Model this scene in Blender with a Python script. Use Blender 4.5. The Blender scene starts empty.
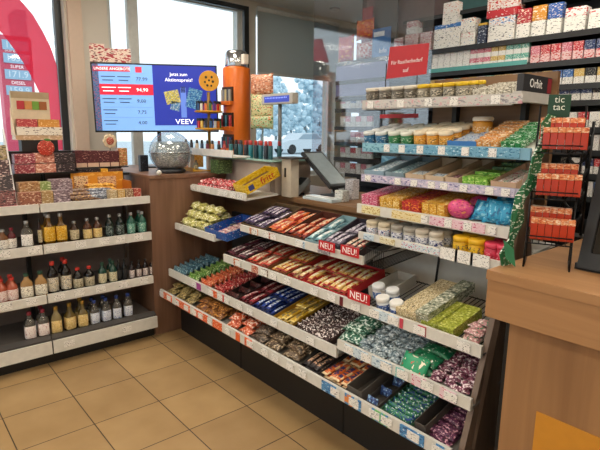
import bpy, bmesh, math, random
from mathutils import Vector, Matrix, Euler
random.seed(7)
R = math.radians
COL = bpy.context.scene.collection
SC = bpy.context.scene

# ------------------------------------------------------------------ camera model
F = 497.0
CM = Matrix(((0.75879713, -0.65118605, 0.01355152),
             (0.11022294, 0.14888806, 0.98269184),
             (0.64193287, 0.74417006, -0.18475148)))
CAMP = Vector((-0.0231, -3.3791, 1.4448))

def U(u, v, ax, val):
    """the place of a sight line on the plane x / y / z = val"""
    d = CM.transposed() @ Vector(((u - 300) / F, (225 - v) / F, 1))
    i = 'XYZ'.index(ax)
    return CAMP + d * ((val - CAMP[i]) / d[i])

def ray(u, v, depth):
    return CAMP + (CM.transposed() @ Vector(((u - 300) / F, (225 - v) / F, 1))) * depth

def Yat(u, X, z):
    k = (u - 300) / F
    a = CM[0] - k * CM[2]
    return CAMP.y - (a[0] * (X - CAMP.x) + a[2] * (z - CAMP.z)) / a[1]

def Xat(u, Y, z):
    k = (u - 300) / F
    a = CM[0] - k * CM[2]
    return CAMP.x - (a[1] * (Y - CAMP.y) + a[2] * (z - CAMP.z)) / a[0]

# ------------------------------------------------------------------ materials
def lin(h):
    h = h.lstrip('#')
    c = [int(h[i:i + 2], 16) / 255 for i in (0, 2, 4)]
    return tuple((x / 12.92 if x <= .04045 else ((x + .055) / 1.055) ** 2.4) for x in c) + (1,)

MATS = {}

def _new(name):
    m = bpy.data.materials.new(name)
    m.use_nodes = True
    nt = m.node_tree
    b = nt.nodes['Principled BSDF']
    return m, nt, b

def mat(col, rough=.5, metal=0., var=.06, scale=30, emit=0, trans=0, alpha=1):
    key = ('p', col, rough, metal, var, scale, emit, trans, alpha)
    if key in MATS: return MATS[key]
    m, nt, b = _new('paint_' + col.strip('#'))
    N, L = nt.nodes, nt.links
    c = lin(col)
    if var:
        tc = N.new('ShaderNodeTexCoord'); no = N.new('ShaderNodeTexNoise')
        no.inputs['Scale'].default_value = scale; no.inputs['Detail'].default_value = 3
        L.new(tc.outputs['Object'], no.inputs['Vector'])
        rp = N.new('ShaderNodeValToRGB')
        rp.color_ramp.elements[0].position = .3; rp.color_ramp.elements[1].position = .7
        rp.color_ramp.elements[0].color = tuple(x * (1 - var) for x in c[:3]) + (1,)
        rp.color_ramp.elements[1].color = tuple(min(1, x * (1 + var)) for x in c[:3]) + (1,)
        L.new(no.outputs['Fac'], rp.inputs['Fac']); L.new(rp.outputs['Color'], b.inputs['Base Color'])
    else:
        b.inputs['Base Color'].default_value = c
    b.inputs['Roughness'].default_value = rough; b.inputs['Metallic'].default_value = metal
    if emit:
        b.inputs['Emission Color'].default_value = c; b.inputs['Emission Strength'].default_value = emit
    if trans: b.inputs['Transmission Weight'].default_value = trans
    if alpha < 1: b.inputs['Alpha'].default_value = alpha
    MATS[key] = m
    return m

def printed(base, *acc, scale=55, stretch=(.8, .8, 2), rough=.35, rnd=True):
    """printed packaging: a base colour with blotches of print; acc = (colour, share) pairs"""
    key = ('q', base, acc, scale, stretch, rough, rnd)
    if key in MATS: return MATS[key]
    m, nt, b = _new('print_' + base.strip('#')); SPEC[m.name] = (base, acc[0][0], acc[-1][0])
    N, L = nt.nodes, nt.links
    tc = N.new('ShaderNodeTexCoord'); mp = N.new('ShaderNodeMapping')
    mp.inputs['Scale'].default_value = stretch
    L.new(tc.outputs['Object'], mp.inputs['Vector'])
    vec = mp.outputs['Vector']
    if rnd:
        oi = N.new('ShaderNodeObjectInfo'); mu = N.new('ShaderNodeMath'); mu.operation = 'MULTIPLY'; mu.inputs[1].default_value = 7
        L.new(oi.outputs['Random'], mu.inputs[0])
        ad = N.new('ShaderNodeVectorMath'); ad.operation = 'ADD'
        L.new(vec, ad.inputs[0]); L.new(mu.outputs[0], ad.inputs[1]); vec = ad.outputs[0]
    no = N.new('ShaderNodeTexNoise'); no.inputs['Scale'].default_value = scale * 2.1; no.inputs['Detail'].default_value = 1.5
    L.new(vec, no.inputs['Vector'])
    rp = N.new('ShaderNodeValToRGB'); cr = rp.color_ramp; cr.interpolation = 'CONSTANT'
    # noise is about normal(.5, .12): lay the shares out from the outside in
    tails = []
    lo, hi = 0., 1.
    import statistics
    nd = statistics.NormalDist(.5, .115)
    stops = []
    a, z = 0., 1.
    for i, (c, s) in enumerate(acc):
        s *= .74
        if i % 2 == 0: stops.append(('hi', z - s, c)); z -= s
        else: stops.append(('lo', a + s, c)); a += s
    los = [(p, c) for k, p, c in stops if k == 'lo']; his = sorted([(p, c) for k, p, c in stops if k == 'hi'])
    seq = []
    prev = 0.
    for p, c in los: seq.append((prev, c)); prev = nd.inv_cdf(min(.98, p))
    seq.append((prev, base))
    for p, c in his: seq.append((nd.inv_cdf(max(.02, p)), c))
    cr.elements[0].position = seq[0][0]; cr.elements[0].color = lin(seq[0][1])
    if len(seq) == 1: cr.elements[1].color = lin(seq[0][1])
    else:
        cr.elements[1].position = seq[1][0]; cr.elements[1].color = lin(seq[1][1])
        for p, c in seq[2:]:
            e = cr.elements.new(p); e.color = lin(c)
    L.new(no.outputs['Fac'], rp.inputs['Fac']); L.new(rp.outputs['Color'], b.inputs['Base Color'])
    b.inputs['Roughness'].default_value = rough
    MATS[key] = m
    return m

SPEC = {}
def wrapper(base, letter, edge):
    """a bar wrapper: lettering in a band along the middle, bands of a second colour along the edges and ends"""
    key = ('wr', base, letter, edge)
    if key in MATS: return MATS[key]
    m, nt, b = _new('wrap_' + base.strip('#')); N, L = nt.nodes, nt.links
    tc = N.new('ShaderNodeTexCoord'); sp = N.new('ShaderNodeSeparateXYZ'); L.new(tc.outputs['Object'], sp.inputs[0])
    def op(k, a, c=None):
        n = N.new('ShaderNodeMath'); n.operation = k
        for i, v in enumerate((a, c)):
            if v is None: continue
            if isinstance(v, (int, float)): n.inputs[i].default_value = v
            else: L.new(v, n.inputs[i])
        return n.outputs[0]
    ax, ay = op('ABSOLUTE', sp.outputs[0]), op('ABSOLUTE', sp.outputs[1])
    band = op('MULTIPLY', op('LESS_THAN', ax, .0105), op('LESS_THAN', ay, .044))
    mp = N.new('ShaderNodeMapping'); mp.inputs['Scale'].default_value = (.55, 1.15, 1); L.new(tc.outputs['Object'], mp.inputs['Vector'])
    oi = N.new('ShaderNodeObjectInfo'); ad = N.new('ShaderNodeVectorMath'); ad.operation = 'ADD'; L.new(mp.outputs[0], ad.inputs[0]); L.new(op('MULTIPLY', oi.outputs['Random'], 5.), ad.inputs[1])
    no = N.new('ShaderNodeTexNoise'); no.inputs['Scale'].default_value = 95; no.inputs['Detail'].default_value = 0; L.new(ad.outputs[0], no.inputs['Vector'])
    let = op('MULTIPLY', band, op('GREATER_THAN', no.outputs['Fac'], .455))
    n2 = N.new('ShaderNodeTexNoise'); n2.inputs['Scale'].default_value = 28; n2.inputs['Detail'].default_value = 0; L.new(ad.outputs[0], n2.inputs['Vector'])
    eg = op('MAXIMUM', op('GREATER_THAN', ay, .056), op('MULTIPLY', op('GREATER_THAN', ax, .0115), op('GREATER_THAN', n2.outputs['Fac'], .46)))
    m1 = N.new('ShaderNodeMix'); m1.data_type = 'RGBA'; m1.inputs['A'].default_value = lin(base); m1.inputs['B'].default_value = lin(edge); L.new(eg, m1.inputs['Factor'])
    m2 = N.new('ShaderNodeMix'); m2.data_type = 'RGBA'; m2.inputs['B'].default_value = lin(letter); L.new(m1.outputs['Result'], m2.inputs['A']); L.new(let, m2.inputs['Factor'])
    L.new(m2.outputs['Result'], b.inputs['Base Color']); b.inputs['Roughness'].default_value = .28
    MATS[key] = m
    return m

def wood(base, dark, axis='z', scale=6, rough=.45):
    key = ('w', base, dark, axis, scale)
    if key in MATS: return MATS[key]
    m, nt, b = _new('wood_' + base.strip('#'))
    N, L = nt.nodes, nt.links
    tc = N.new('ShaderNodeTexCoord'); mp = N.new('ShaderNodeMapping')
    s = [scale * 4] * 3; s['xyz'.index(axis)] = scale * .25
    mp.inputs['Scale'].default_value = s
    no = N.new('ShaderNodeTexNoise'); no.inputs['Scale'].default_value = 1; no.inputs['Detail'].default_value = 5; no.inputs['Distortion'].default_value = .6
    rp = N.new('ShaderNodeValToRGB'); rp.color_ramp.elements[0].position = .3; rp.color_ramp.elements[1].position = .72
    rp.color_ramp.elements[0].color = lin(dark); rp.color_ramp.elements[1].color = lin(base)
    L.new(tc.outputs['Object'], mp.inputs['Vector']); L.new(mp.outputs['Vector'], no.inputs['Vector'])
    L.new(no.outputs['Fac'], rp.inputs['Fac']); L.new(rp.outputs['Color'], b.inputs['Base Color'])
    b.inputs['Roughness'].default_value = rough
    MATS[key] = m
    return m

def clear(tint='#ffffff', gloss=.12, rough=.03, name='clear_pane'):
    key = ('c', tint, gloss, rough)
    if key in MATS: return MATS[key]
    m = bpy.data.materials.new(name); m.use_nodes = True
    nt = m.node_tree; N, L = nt.nodes, nt.links
    N.remove(N['Principled BSDF'])
    t = N.new('ShaderNodeBsdfTransparent'); t.inputs['Color'].default_value = lin(tint)
    g = N.new('ShaderNodeBsdfGlossy'); g.inputs['Roughness'].default_value = rough
    x = N.new('ShaderNodeMixShader'); x.inputs['Fac'].default_value = gloss
    L.new(t.outputs[0], x.inputs[1]); L.new(g.outputs[0], x.inputs[2]); L.new(x.outputs[0], N['Material Output'].inputs['Surface'])
    MATS[key] = m
    return m

def film(col, mixd=.35, see=0.):
    m = bpy.data.materials.new('film'); m.use_nodes = True
    nt = m.node_tree; N, L = nt.nodes, nt.links
    N.remove(N['Principled BSDF'])
    t = N.new('ShaderNodeBsdfTranslucent'); t.inputs['Color'].default_value = lin(col)
    g = N.new('ShaderNodeBsdfDiffuse'); g.inputs['Color'].default_value = lin(col)
    x = N.new('ShaderNodeMixShader'); x.inputs['Fac'].default_value = mixd
    L.new(t.outputs[0], x.inputs[1]); L.new(g.outputs[0], x.inputs[2]); out = x
    if see:
        p = N.new('ShaderNodeBsdfTransparent'); x2 = N.new('ShaderNodeMixShader'); x2.inputs['Fac'].default_value = see; p.inputs['Color'].default_value = (1, .6, .66, 1)
        L.new(x.outputs[0], x2.inputs[1]); L.new(p.outputs[0], x2.inputs[2]); out = x2
    L.new(out.outputs[0], N['Material Output'].inputs['Surface'])
    return m

# ------------------------------------------------------------------ mesh building
class MB:
    def __init__(s):
        s.bm = bmesh.new(); s.mats = []; s.mi = 0
    def m(s, mt):
        if mt not in s.mats: s.mats.append(mt)
        s.mi = s.mats.index(mt); return s
    def _fin(s, fs, smooth=False):
        for f in fs: f.material_index = s.mi; f.smooth = smooth
    def box(s, lo, hi, bevel=0, mtx=None):
        lo, hi = Vector(lo), Vector(hi)
        r = bmesh.ops.create_cube(s.bm, size=1)
        vs = r['verts']; c = (lo + hi) / 2; d = hi - lo
        for v in vs: v.co = Vector((v.co.x * d.x, v.co.y * d.y, v.co.z * d.z)) + c
        fs = {f for v in vs for f in v.link_faces}
        s._fin(fs)
        if bevel:
            es = {e for f in fs for e in f.edges}
            q = bmesh.ops.bevel(s.bm, geom=list(es), offset=bevel, segments=2, profile=.7, affect='EDGES', clamp_overlap=True)
            s._fin(q['faces']); vs = list({v for f in s.bm.faces if f.is_valid and f in fs or f in q['faces'] for v in f.verts})
        if mtx: bmesh.ops.transform(s.bm, matrix=mtx, verts=list(vs))
        return s
    def lathe(s, prof, seg=20, c=(0, 0, 0), smooth=True, sq=0, cap=True):
        """prof: (r, z) from the bottom up"""
        rings = []
        c = Vector(c)
        for r, z in prof:
            ring = []
            for i in range(seg):
                a = 2 * math.pi * i / seg
                ca, sa = math.cos(a), math.sin(a)
                if sq:
                    k = (abs(ca) ** sq + abs(sa) ** sq) ** (-1 / sq); ca *= k; sa *= k
                ring.append(s.bm.verts.new(c + Vector((r * ca, r * sa, z))))
            rings.append(ring)
        fs = []
        for a, b in zip(rings, rings[1:]):
            for i in range(seg):
                j = (i + 1) % seg
                fs.append(s.bm.faces.new((a[i], a[j], b[j], b[i])))
        s._fin(fs, smooth)
        if cap:
            s._fin([s.bm.faces.new(list(reversed(rings[0]))), s.bm.faces.new(rings[-1])])
        return s
    def prism(s, pts, d):
        """closed outline of Vectors pushed along d"""
        d = Vector(d); n = len(pts)
        a = [s.bm.verts.new(Vector(p)) for p in pts]; b = [s.bm.verts.new(Vector(p) + d) for p in pts]
        fs = [s.bm.faces.new(a), s.bm.faces.new(list(reversed(b)))]
        for i in range(n):
            j = (i + 1) % n
            fs.append(s.bm.faces.new((a[j], a[i], b[i], b[j])))
        s._fin(fs); return s
    def strip(s, pa, pb, d):
        """a band between two rows of points, pushed along d (thick)"""
        d = Vector(d); rows = [[s.bm.verts.new(Vector(p) + o) for p in q] for q in (pa, pb) for o in (Vector(), d)]
        a, a2, b, b2 = rows; fs = []
        for i in range(len(pa) - 1):
            for x, y in ((a, b), (b2, a2), (a2, a), (b, b2)):
                fs.append(s.bm.faces.new((x[i], x[i + 1], y[i + 1], y[i])))
        for i in (0, -1): fs.append(s.bm.faces.new((a[i], b[i], b2[i], a2[i])))
        s._fin(fs); return s
    def tube(s, pts, r, seg=8):
        pts = [Vector(p) for p in pts]; rings = []
        for i, p in enumerate(pts):
            t = (pts[min(i + 1, len(pts) - 1)] - pts[max(i - 1, 0)]).normalized()
            ref = Vector((0, 0, 1)) if abs(t.z) < .9 else Vector((1, 0, 0))
            x = t.cross(ref).normalized(); y = t.cross(x)
            rings.append([s.bm.verts.new(p + (x * math.cos(k * 2 * math.pi / seg) + y * math.sin(k * 2 * math.pi / seg)) * r) for k in range(seg)])
        fs = []
        for a, b in zip(rings, rings[1:]):
            for i in range(seg):
                j = (i + 1) % seg; fs.append(s.bm.faces.new((a[i], a[j], b[j], b[i])))
        s._fin(fs, True)
        s._fin([s.bm.faces.new(rings[0]), s.bm.faces.new(list(reversed(rings[-1])))])
        return s
    def pillow(s, lx, ly, h, c=(0, 0, 0), nx=6, ny=8, crimp=.012):
        """a filled flat-ended wrapper, long axis y, lying on z = 0"""
        c = Vector(c); top, bot = [], []
        for j in range(ny + 1):
            tv = j / ny; y = (tv - .5) * ly
            e = min(1, max(0, (min(tv, 1 - tv) * ly - crimp) / (.22 * ly)))
            fy = math.sqrt(max(0, 1 - (1 - e) ** 2))
            rt, rb = [], []
            for i in range(nx + 1):
                tu = i / nx; fx = math.sqrt(max(0, 1 - (2 * tu - 1) ** 4))
                x = (tu - .5) * lx * (1 - .10 * fy)
                z = h * .5 * fx * fy
                rt.append(s.bm.verts.new(c + Vector((x, y, h * .5 + z + .0006))))
                rb.append(s.bm.verts.new(c + Vector((x, y, h * .5 - z - .0006))))
            top.append(rt); bot.append(rb)
        fs = []
        for j in range(ny):
            for i in range(nx):
                fs.append(s.bm.faces.new((top[j][i], top[j][i + 1], top[j + 1][i + 1], top[j + 1][i])))
                fs.append(s.bm.faces.new((bot[j][i], bot[j + 1][i], bot[j + 1][i + 1], bot[j][i + 1])))
        for j in range(ny):
            fs.append(s.bm.faces.new((top[j][0], top[j + 1][0], bot[j + 1][0], bot[j][0])))
            fs.append(s.bm.faces.new((top[j][nx], bot[j][nx], bot[j + 1][nx], top[j + 1][nx])))
        for i in range(nx):
            fs.append(s.bm.faces.new((top[0][i], bot[0][i], bot[0][i + 1], top[0][i + 1])))
            fs.append(s.bm.faces.new((top[ny][i], top[ny][i + 1], bot[ny][i + 1], bot[ny][i])))
        s._fin(fs, True); return s
    def sphere(s, c, r, seg=16, rings=10, squash=(1, 1, 1)):
        q = bmesh.ops.create_uvsphere(s.bm, u_segments=seg, v_segments=rings, radius=1)
        for v in q['verts']: v.co = Vector((v.co.x * r * squash[0], v.co.y * r * squash[1], v.co.z * r * squash[2])) + Vector(c)
        s._fin({f for v in q['verts'] for f in v.link_faces}, True); return s
    def build(s, name, parent=None, at=None):
        """ONE mesh object. at: world origin of a top-level object; children share their root's origin"""
        o3 = Vector(at) if at is not None else (org(parent) if parent else Vector())
        if o3.length: bmesh.ops.translate(s.bm, verts=s.bm.verts, vec=-o3)
        bmesh.ops.recalc_face_normals(s.bm, faces=s.bm.faces)
        me = bpy.data.meshes.new(name); s.bm.to_mesh(me); s.bm.free()
        for m in s.mats: me.materials.append(m)
        o = bpy.data.objects.new(name, me); COL.objects.link(o)
        if parent: o.parent = parent
        else: o.location = o3
        return o

def org(o):
    v = Vector()
    while o is not None: v += o.location; o = o.parent
    return v

def tag(o, label=None, cat=None, group=None, kind=None):
    if label: o['label'] = label
    if cat: o['category'] = cat
    if group: o['group'] = group
    if kind: o['kind'] = kind
    return o

def thing(name, label, cat, loc=(0, 0, 0), group=None):
    o = bpy.data.objects.new(name, None); COL.objects.link(o); o.location = loc; o.empty_display_size = .05
    return tag(o, label, cat, group)

KIDS = {}
def copy_tree(o, parent=None):
    c = o.copy(); COL.objects.link(c)
    if parent: c.parent = parent
    ch = KIDS.get(o.name)
    if ch is None: ch = KIDS[o.name] = [x for x in o.children]
    for k in ch: copy_tree(k, c)
    return c

class Kind:
    """a repeated thing: the first use is the built one, later uses are copies of it and of its parts"""
    def __init__(s, proto, label, cat, group):
        s.p = proto; s.used = False; s.l, s.c, s.g = label, cat, group
    def put(s, loc, rot=(0, 0, 0), label=None, group=None):
        if not s.used: o = s.p; s.used = True; KIDS[o.name] = [x for x in o.children]
        else: o = copy_tree(s.p)
        o.location = loc; o.rotation_euler = rot
        tag(o, label or s.l, s.c, group or s.g); return o

FACE_X = Matrix(((0, 0, -1), (-1, 0, 0), (0, 1, 0)))     # text that looks towards -x
FACE_Y = Matrix(((1, 0, 0), (0, 0, -1), (0, 1, 0)))      # text that looks towards -y
def text(name, s, size, mt, pos, rot, parent, depth=.0006, align='CENTER', sx=1):
    cu = bpy.data.curves.new(name, 'FONT'); cu.body = s; cu.size = size; cu.extrude = depth; cu.align_x = align; cu.align_y = 'CENTER'
    cu.resolution_u = 2
    t = bpy.data.objects.new(name, cu)
    me = bpy.data.meshes.new_from_object(t); bpy.data.objects.remove(t)
    M4 = Matrix.Translation(Vector(pos) - org(parent)) @ rot.to_4x4() @ Matrix.Diagonal((sx, 1, 1, 1))
    me.transform(M4); me.materials.clear(); me.materials.append(mt)
    o = bpy.data.objects.new(name, me); COL.objects.link(o); o.parent = parent
    return o

WHITE = mat('#e9e9e6', .45); BLACK = mat('#141416', .45); GREY = mat('#8d8f90', .4)
RAIL = mat('#d9d8d2', .35); WIRE = mat('#1c1c1e', .35, .6); CHROME = mat('#c8ccd0', .15, 1.)
PAPER = printed('#efeeea', ('#6a6a70', .2), scale=75, stretch=(1, .7, 2.4))
WOODL = wood('#8a6752', '#6b4c3a', 'z', 5); WOODC = wood('#b0855a', '#966c45', 'y', 5); WOODV = wood('#a47b53', '#8a6442', 'z', 5)
WOODP = wood('#7d6a5c', '#5e4b3e', 'z', 6); WOODB = wood('#94714f', '#76563a', 'y', 5)

# ================================================================== SETTING
T = .34
def floor_material():
    m, nt, b = _new('floor_tiles'); N, L = nt.nodes, nt.links
    tc = N.new('ShaderNodeTexCoord'); br = N.new('ShaderNodeTexBrick'); br.offset = 0; br.squash = 1
    br.inputs['Scale'].default_value = 1; br.inputs['Brick Width'].default_value = T; br.inputs['Row Height'].default_value = T
    br.inputs['Mortar Size'].default_value = .0028; br.inputs['Mortar Smooth'].default_value = .1; br.inputs['Bias'].default_value = 0
    br.inputs['Color1'].default_value = lin('#b49568'); br.inputs['Color2'].default_value = lin('#a6885f'); br.inputs['Mortar'].default_value = lin('#3a2c20')
    L.new(tc.outputs['Object'], br.inputs['Vector'])
    no = N.new('ShaderNodeTexNoise'); no.inputs['Scale'].default_value = 5; no.inputs['Detail'].default_value = 5
    L.new(tc.outputs['Object'], no.inputs['Vector'])
    rp = N.new('ShaderNodeValToRGB'); rp.color_ramp.elements[0].position = .3; rp.color_ramp.elements[1].position = .7
    rp.color_ramp.elements[0].color = (.78, .74, .68, 1); rp.color_ramp.elements[1].color = (1, 1, 1, 1)
    L.new(no.outputs['Fac'], rp.inputs['Fac'])
    mx = N.new('ShaderNodeMix'); mx.data_type = 'RGBA'; mx.blend_type = 'MULTIPLY'; mx.inputs['Factor'].default_value = .8
    L.new(br.outputs['Color'], mx.inputs['A']); L.new(rp.outputs['Color'], mx.inputs['B']); L.new(mx.outputs['Result'], b.inputs['Base Color'])
    b.inputs['Roughness'].default_value = .42
    bp = N.new('ShaderNodeBump'); bp.inputs['Strength'].default_value = .3; bp.inputs['Distance'].default_value = .002; bp.invert = True
    L.new(br.outputs['Fac'], bp.inputs['Height']); L.new(bp.outputs['Normal'], b.inputs['Normal'])
    return m

XL, XR, YF, YB, ZC = -3.6, 3.6, -6.2, 1.3, 2.82
def struct(mb, name, **k):
    return tag(mb.build(name, **k), kind='structure')
f = struct(MB().m(floor_material()).box((XL, YF, -.1), (5.6, YB, 0)), 'floor')
CEIL = mat('#dcdbd6', .8, scale=2)
struct(MB().m(CEIL).box((XL, YF, ZC), (5.6, YB, ZC + .1)), 'ceiling')
WALLM = mat('#ddd5c8', .7, scale=3, var=.03)
# back wall: columns between the windows, a lintel and a parapet below the glass
b = MB().m(WALLM)
ysill = .9
cols = [(Xat(70, YB, 1.7), Xat(112, YB, 1.7)), (Xat(246, YB, 2), Xat(256, YB, 2)), (Xat(336, YB, 2), Xat(352, YB, 2)), (5.3, 5.6)]
b.box((XL, YB, 0), (5.6, YB + .25, ysill))
b.box((XL, YB, 2.76), (5.6, YB + .25, ZC + .1))
for x0, x1 in cols: b.box((x0, YB, ysill), (x1, YB + .25, 2.76))
b.box((XL, YB, ysill), (-1.9, YB + .25, 2.76))
struct(b, 'wall_back')
b = MB().m(mat('#e0c8b4', .7, var=.02))
b.box((cols[0][0] + .02, YB - .03, ysill), (Xat(86, YB, 1.7), YB, 2.76)); struct(b, 'trim_1')
b = MB().m(WALLM).box((5.6, YF, 0), (5.8, YB + .25, ZC + .1)); struct(b, 'wall_right')
b = MB().m(WALLM)
b.box((XL, YF - .2, 0), (5.6, YF, ZC + .1)); struct(b, 'wall_front')
b = MB().m(WALLM)      # the side wall behind the camera has the shop's big windows
b.box((XL - .2, YF, 0), (XL, YB + .25, .5)); b.box((XL - .2, YF, 2.5), (XL, YB + .25, ZC + .1))
for y0, y1 in ((YF, -5.2), (-2.9, -2.6), (-.2, .1), (1.1, YB + .25)): b.box((XL - .2, y0, .5), (XL, y1, 2.5))
struct(b, 'wall_left')
FRM = mat('#d8dad6', .4); FRK = mat('#2a2c2e', .4)
GLASS = clear('#f4f8fa', .05, .02, 'window_glass')
def window(n, x0, x1, z0, z1, fm):
    y = YB + .08
    b = MB().m(fm); w = .055
    for lo, hi in (((x0, z0), (x0 + w, z1)), ((x1 - w, z0), (x1, z1)), ((x0 + w, z0), (x1 - w, z0 + w)), ((x0 + w, z1 - w), (x1 - w, z1))):
        b.box((lo[0], y, lo[1]), (hi[0], y + .06, hi[1]))
    o = struct(b, 'window_%d' % n)
    MB().m(GLASS).box((x0 + w, y + .025, z0 + w), (x1 - w, y + .033, z1 - w)).build('glass', o)
    return o
window(1, -1.9, cols[0][0], ysill, 2.76, FRK)
window(2, cols[0][1], cols[1][0], ysill, 2.76, FRM)
window(3, cols[1][1], cols[2][0], ysill, 2.76, FRM)
window(4, cols[2][1], 5.3, ysill, 2.76, FRM)
# dark inner edge strips on the glazing, as the photo shows beside the columns
b = MB().m(FRK); b.box((cols[1][0] - .03, YB - .02, ysill), (cols[1][0] + .03, YB + .02, 2.72)); struct(b, 'trim_2')
b = MB().m(FRK); b.box((Xat(187, YB, 2.6), YB - .02, 2.705), (cols[1][0] + .03, YB + .02, 2.75)); struct(b, 'trim_3')
b = MB().m(FRM); b.box((Xat(131, YB, 2), YB + .02, ysill), (Xat(141, YB, 2), YB + .075, 2.76)); struct(b, 'trim_4')
for n, (y0, y1) in enumerate(((-5.2, -2.9), (-2.6, -.2), (.1, 1.1))):
    o = struct(MB().m(FRM).box((XL - .12, y0, .5), (XL - .06, y0 + .05, 2.5)).box((XL - .12, y1 - .05, .5), (XL - .06, y1, 2.5)).box((XL - .12, y0 + .05, .5), (XL - .06, y1 - .05, .55)).box((XL - .12, y0 + .05, 2.45), (XL - .06, y1 - .05, 2.5)), 'window_%d' % (n + 5))
    MB().m(GLASS).box((XL - .1, y0 + .05, .55), (XL - .09, y1 - .05, 2.45)).build('glass', o)

# roller blind over the upper part of the third window
BL = film('#c4c6c1', .6)
b = MB().m(BL).box((cols[1][1] + .005, YB - .03, 2.09), (cols[2][0] - .01, YB - .02, 2.74))
o = tag(b.build('roller_blind', at=((cols[1][1] + cols[2][0]) / 2, YB - .03, 2.09)), 'dark grey roller blind pulled half down over the window', 'blind')
MB().m(FRM).box((cols[1][1] + .005, YB - .04, 2.065), (cols[2][0] - .01, YB - .015, 2.09)).build('bottom_bar', o)
MB().m(FRM).tube([(cols[1][1] + .005, YB - .03, 2.75), (cols[2][0] - .01, YB - .03, 2.75)], .025).build('roller', o)

# unseen ceiling panels added for light, and one small white spot by the window
lampm = mat('#fff4e2', .5, var=0, emit=10)
k = 0
for yr in (-4.9, -2.9, -1.0, .05):
    for x in (-2.3, -.6, 1.05, 2.6):
        y = yr
        if x > 2 and y == -2.9: continue
        if x == 1.05 and y > 0: x = 1.7
        if x > 2: x, y = 2.55, {-1.0: -2.3, .05: -3.5}.get(y, y - .1)
        o = thing('added_ceiling_light', 'unseen ceiling light panel added to brighten the shop', 'lamp', (x, y, ZC), 'added ceiling light panels')
        MB().m(WHITE).box((x - .32, y - .32, ZC - .02), (x + .32, y + .32, ZC - .004)).build('frame', o)
        MB().m(lampm).box((x - .29, y - .29, ZC - .026), (x + .29, y + .29, ZC - .0205)).build('diffuser', o)
p = U(335, 4, 'Y', .9)
o = thing('ceiling_spot', 'small white cylindrical spot hanging from the ceiling by the blind', 'lamp', (p.x, p.y, ZC))
MB().m(WHITE).lathe([(.05, p.z - .06), (.055, p.z - .05), (.055, ZC - .03), (.03, ZC)], c=(p.x, p.y, 0)).build('housing', o)
MB().m(mat('#b9b9b4', .3)).lathe([(.03, p.z - .064), (.045, p.z - .06)], c=(p.x, p.y, 0)).build('lens', o)

# ================================================================== OUTSIDE
tag(MB().m(mat('#b9c6cc', .9, scale=.6)).box((-30, YB + .3, -.14), (45, 60, -.1)).build('ground'), kind='structure')
tag(MB().m(mat('#8f9aa0', .9, scale=.6)).box((-30, -30, -.14), (XL - .25, YB + .3, -.1)).build('ground'), kind='structure')
TREE = printed('#c3dbe6', ('#d8e8ee', .3), ('#aecbd8', .3), scale=2.5, rough=.9, rnd=False)  # distance haze is mixed into the pale crown colours
for i, (u, h) in enumerate(((262, 5.6), (276, 6.2), (291, 5.4), (305, 6.3), (320, 5.8), (333, 5.7))):
    y = 28 + (i % 3) * 5; q0 = U(u, 128, 'Y', y); x = q0.x
    o = thing('tree', 'hazy bluish tree in the row beyond the car park', 'tree', (x, y, -.1), 'trees beyond the car park')
    b = MB().m(TREE)
    for q in range(170):
        a = random.uniform(0, 6.28); zz_ = random.uniform(.2, 1); rr = 1.6 * math.sqrt(1 - (zz_ - .5) ** 2 * 3.4) * math.sqrt(random.random())
        b.sphere((x + math.cos(a) * rr, y + math.sin(a) * rr * .6, -.1 + h * zz_), random.uniform(.12, .3), 6, 4)
    b.build('crown', o)
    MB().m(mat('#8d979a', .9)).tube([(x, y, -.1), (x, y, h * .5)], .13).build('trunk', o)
# parked car seen through the window behind the till display
pc = U(300, 130, 'Y', 24)
def car(x, y, label):
    o = thing('car', label, 'car', (x, y, -.1))
    P = [(-2.1, .35), (-2.1, .8), (-1.6, .95), (-.9, 1.0), (-.4, 1.42), (.9, 1.45), (1.6, 1.0), (2.1, .9), (2.15, .35)]
    MB().m(mat('#c9d2d8', .3)).prism([(x + a, y - .8, z - .1) for a, z in P], (0, 1.6, 0)).build('body', o)
    Q = [(-.8, 1.02), (-.36, 1.36), (.85, 1.39), (1.4, 1.02)]
    MB().m(mat('#8fa2ae', .2)).prism([(x + a, y - .81, z - .1) for a, z in Q], (0, 1.62, 0)).build('side_window', o)
    for wx in (-1.35, 1.35):
        for wy in (-.82, .62):
            b = MB().m(BLACK)
            prof = [(.33, 0), (.34, .05), (.34, .15), (.33, .2)]
            b.lathe(prof, 18)
            bmesh.ops.rotate(b.bm, cent=(0, 0, 0), matrix=Matrix.Rotation(R(-90), 3, 'X'), verts=b.bm.verts)
            bmesh.ops.translate(b.bm, vec=(x + wx, y + wy, .24), verts=b.bm.verts)
            b.build('wheel', o)
car(pc.x, 24, 'pale silver car parked outside the window behind the till')
b = MB().m(mat('#e6e6e2', .8)).box((2, 6.5, -.1), (16, 6.7, .55))
tag(b.build('low_wall', at=(9, 6.6, -.1)), 'low white wall along the car park outside', 'wall')
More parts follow.
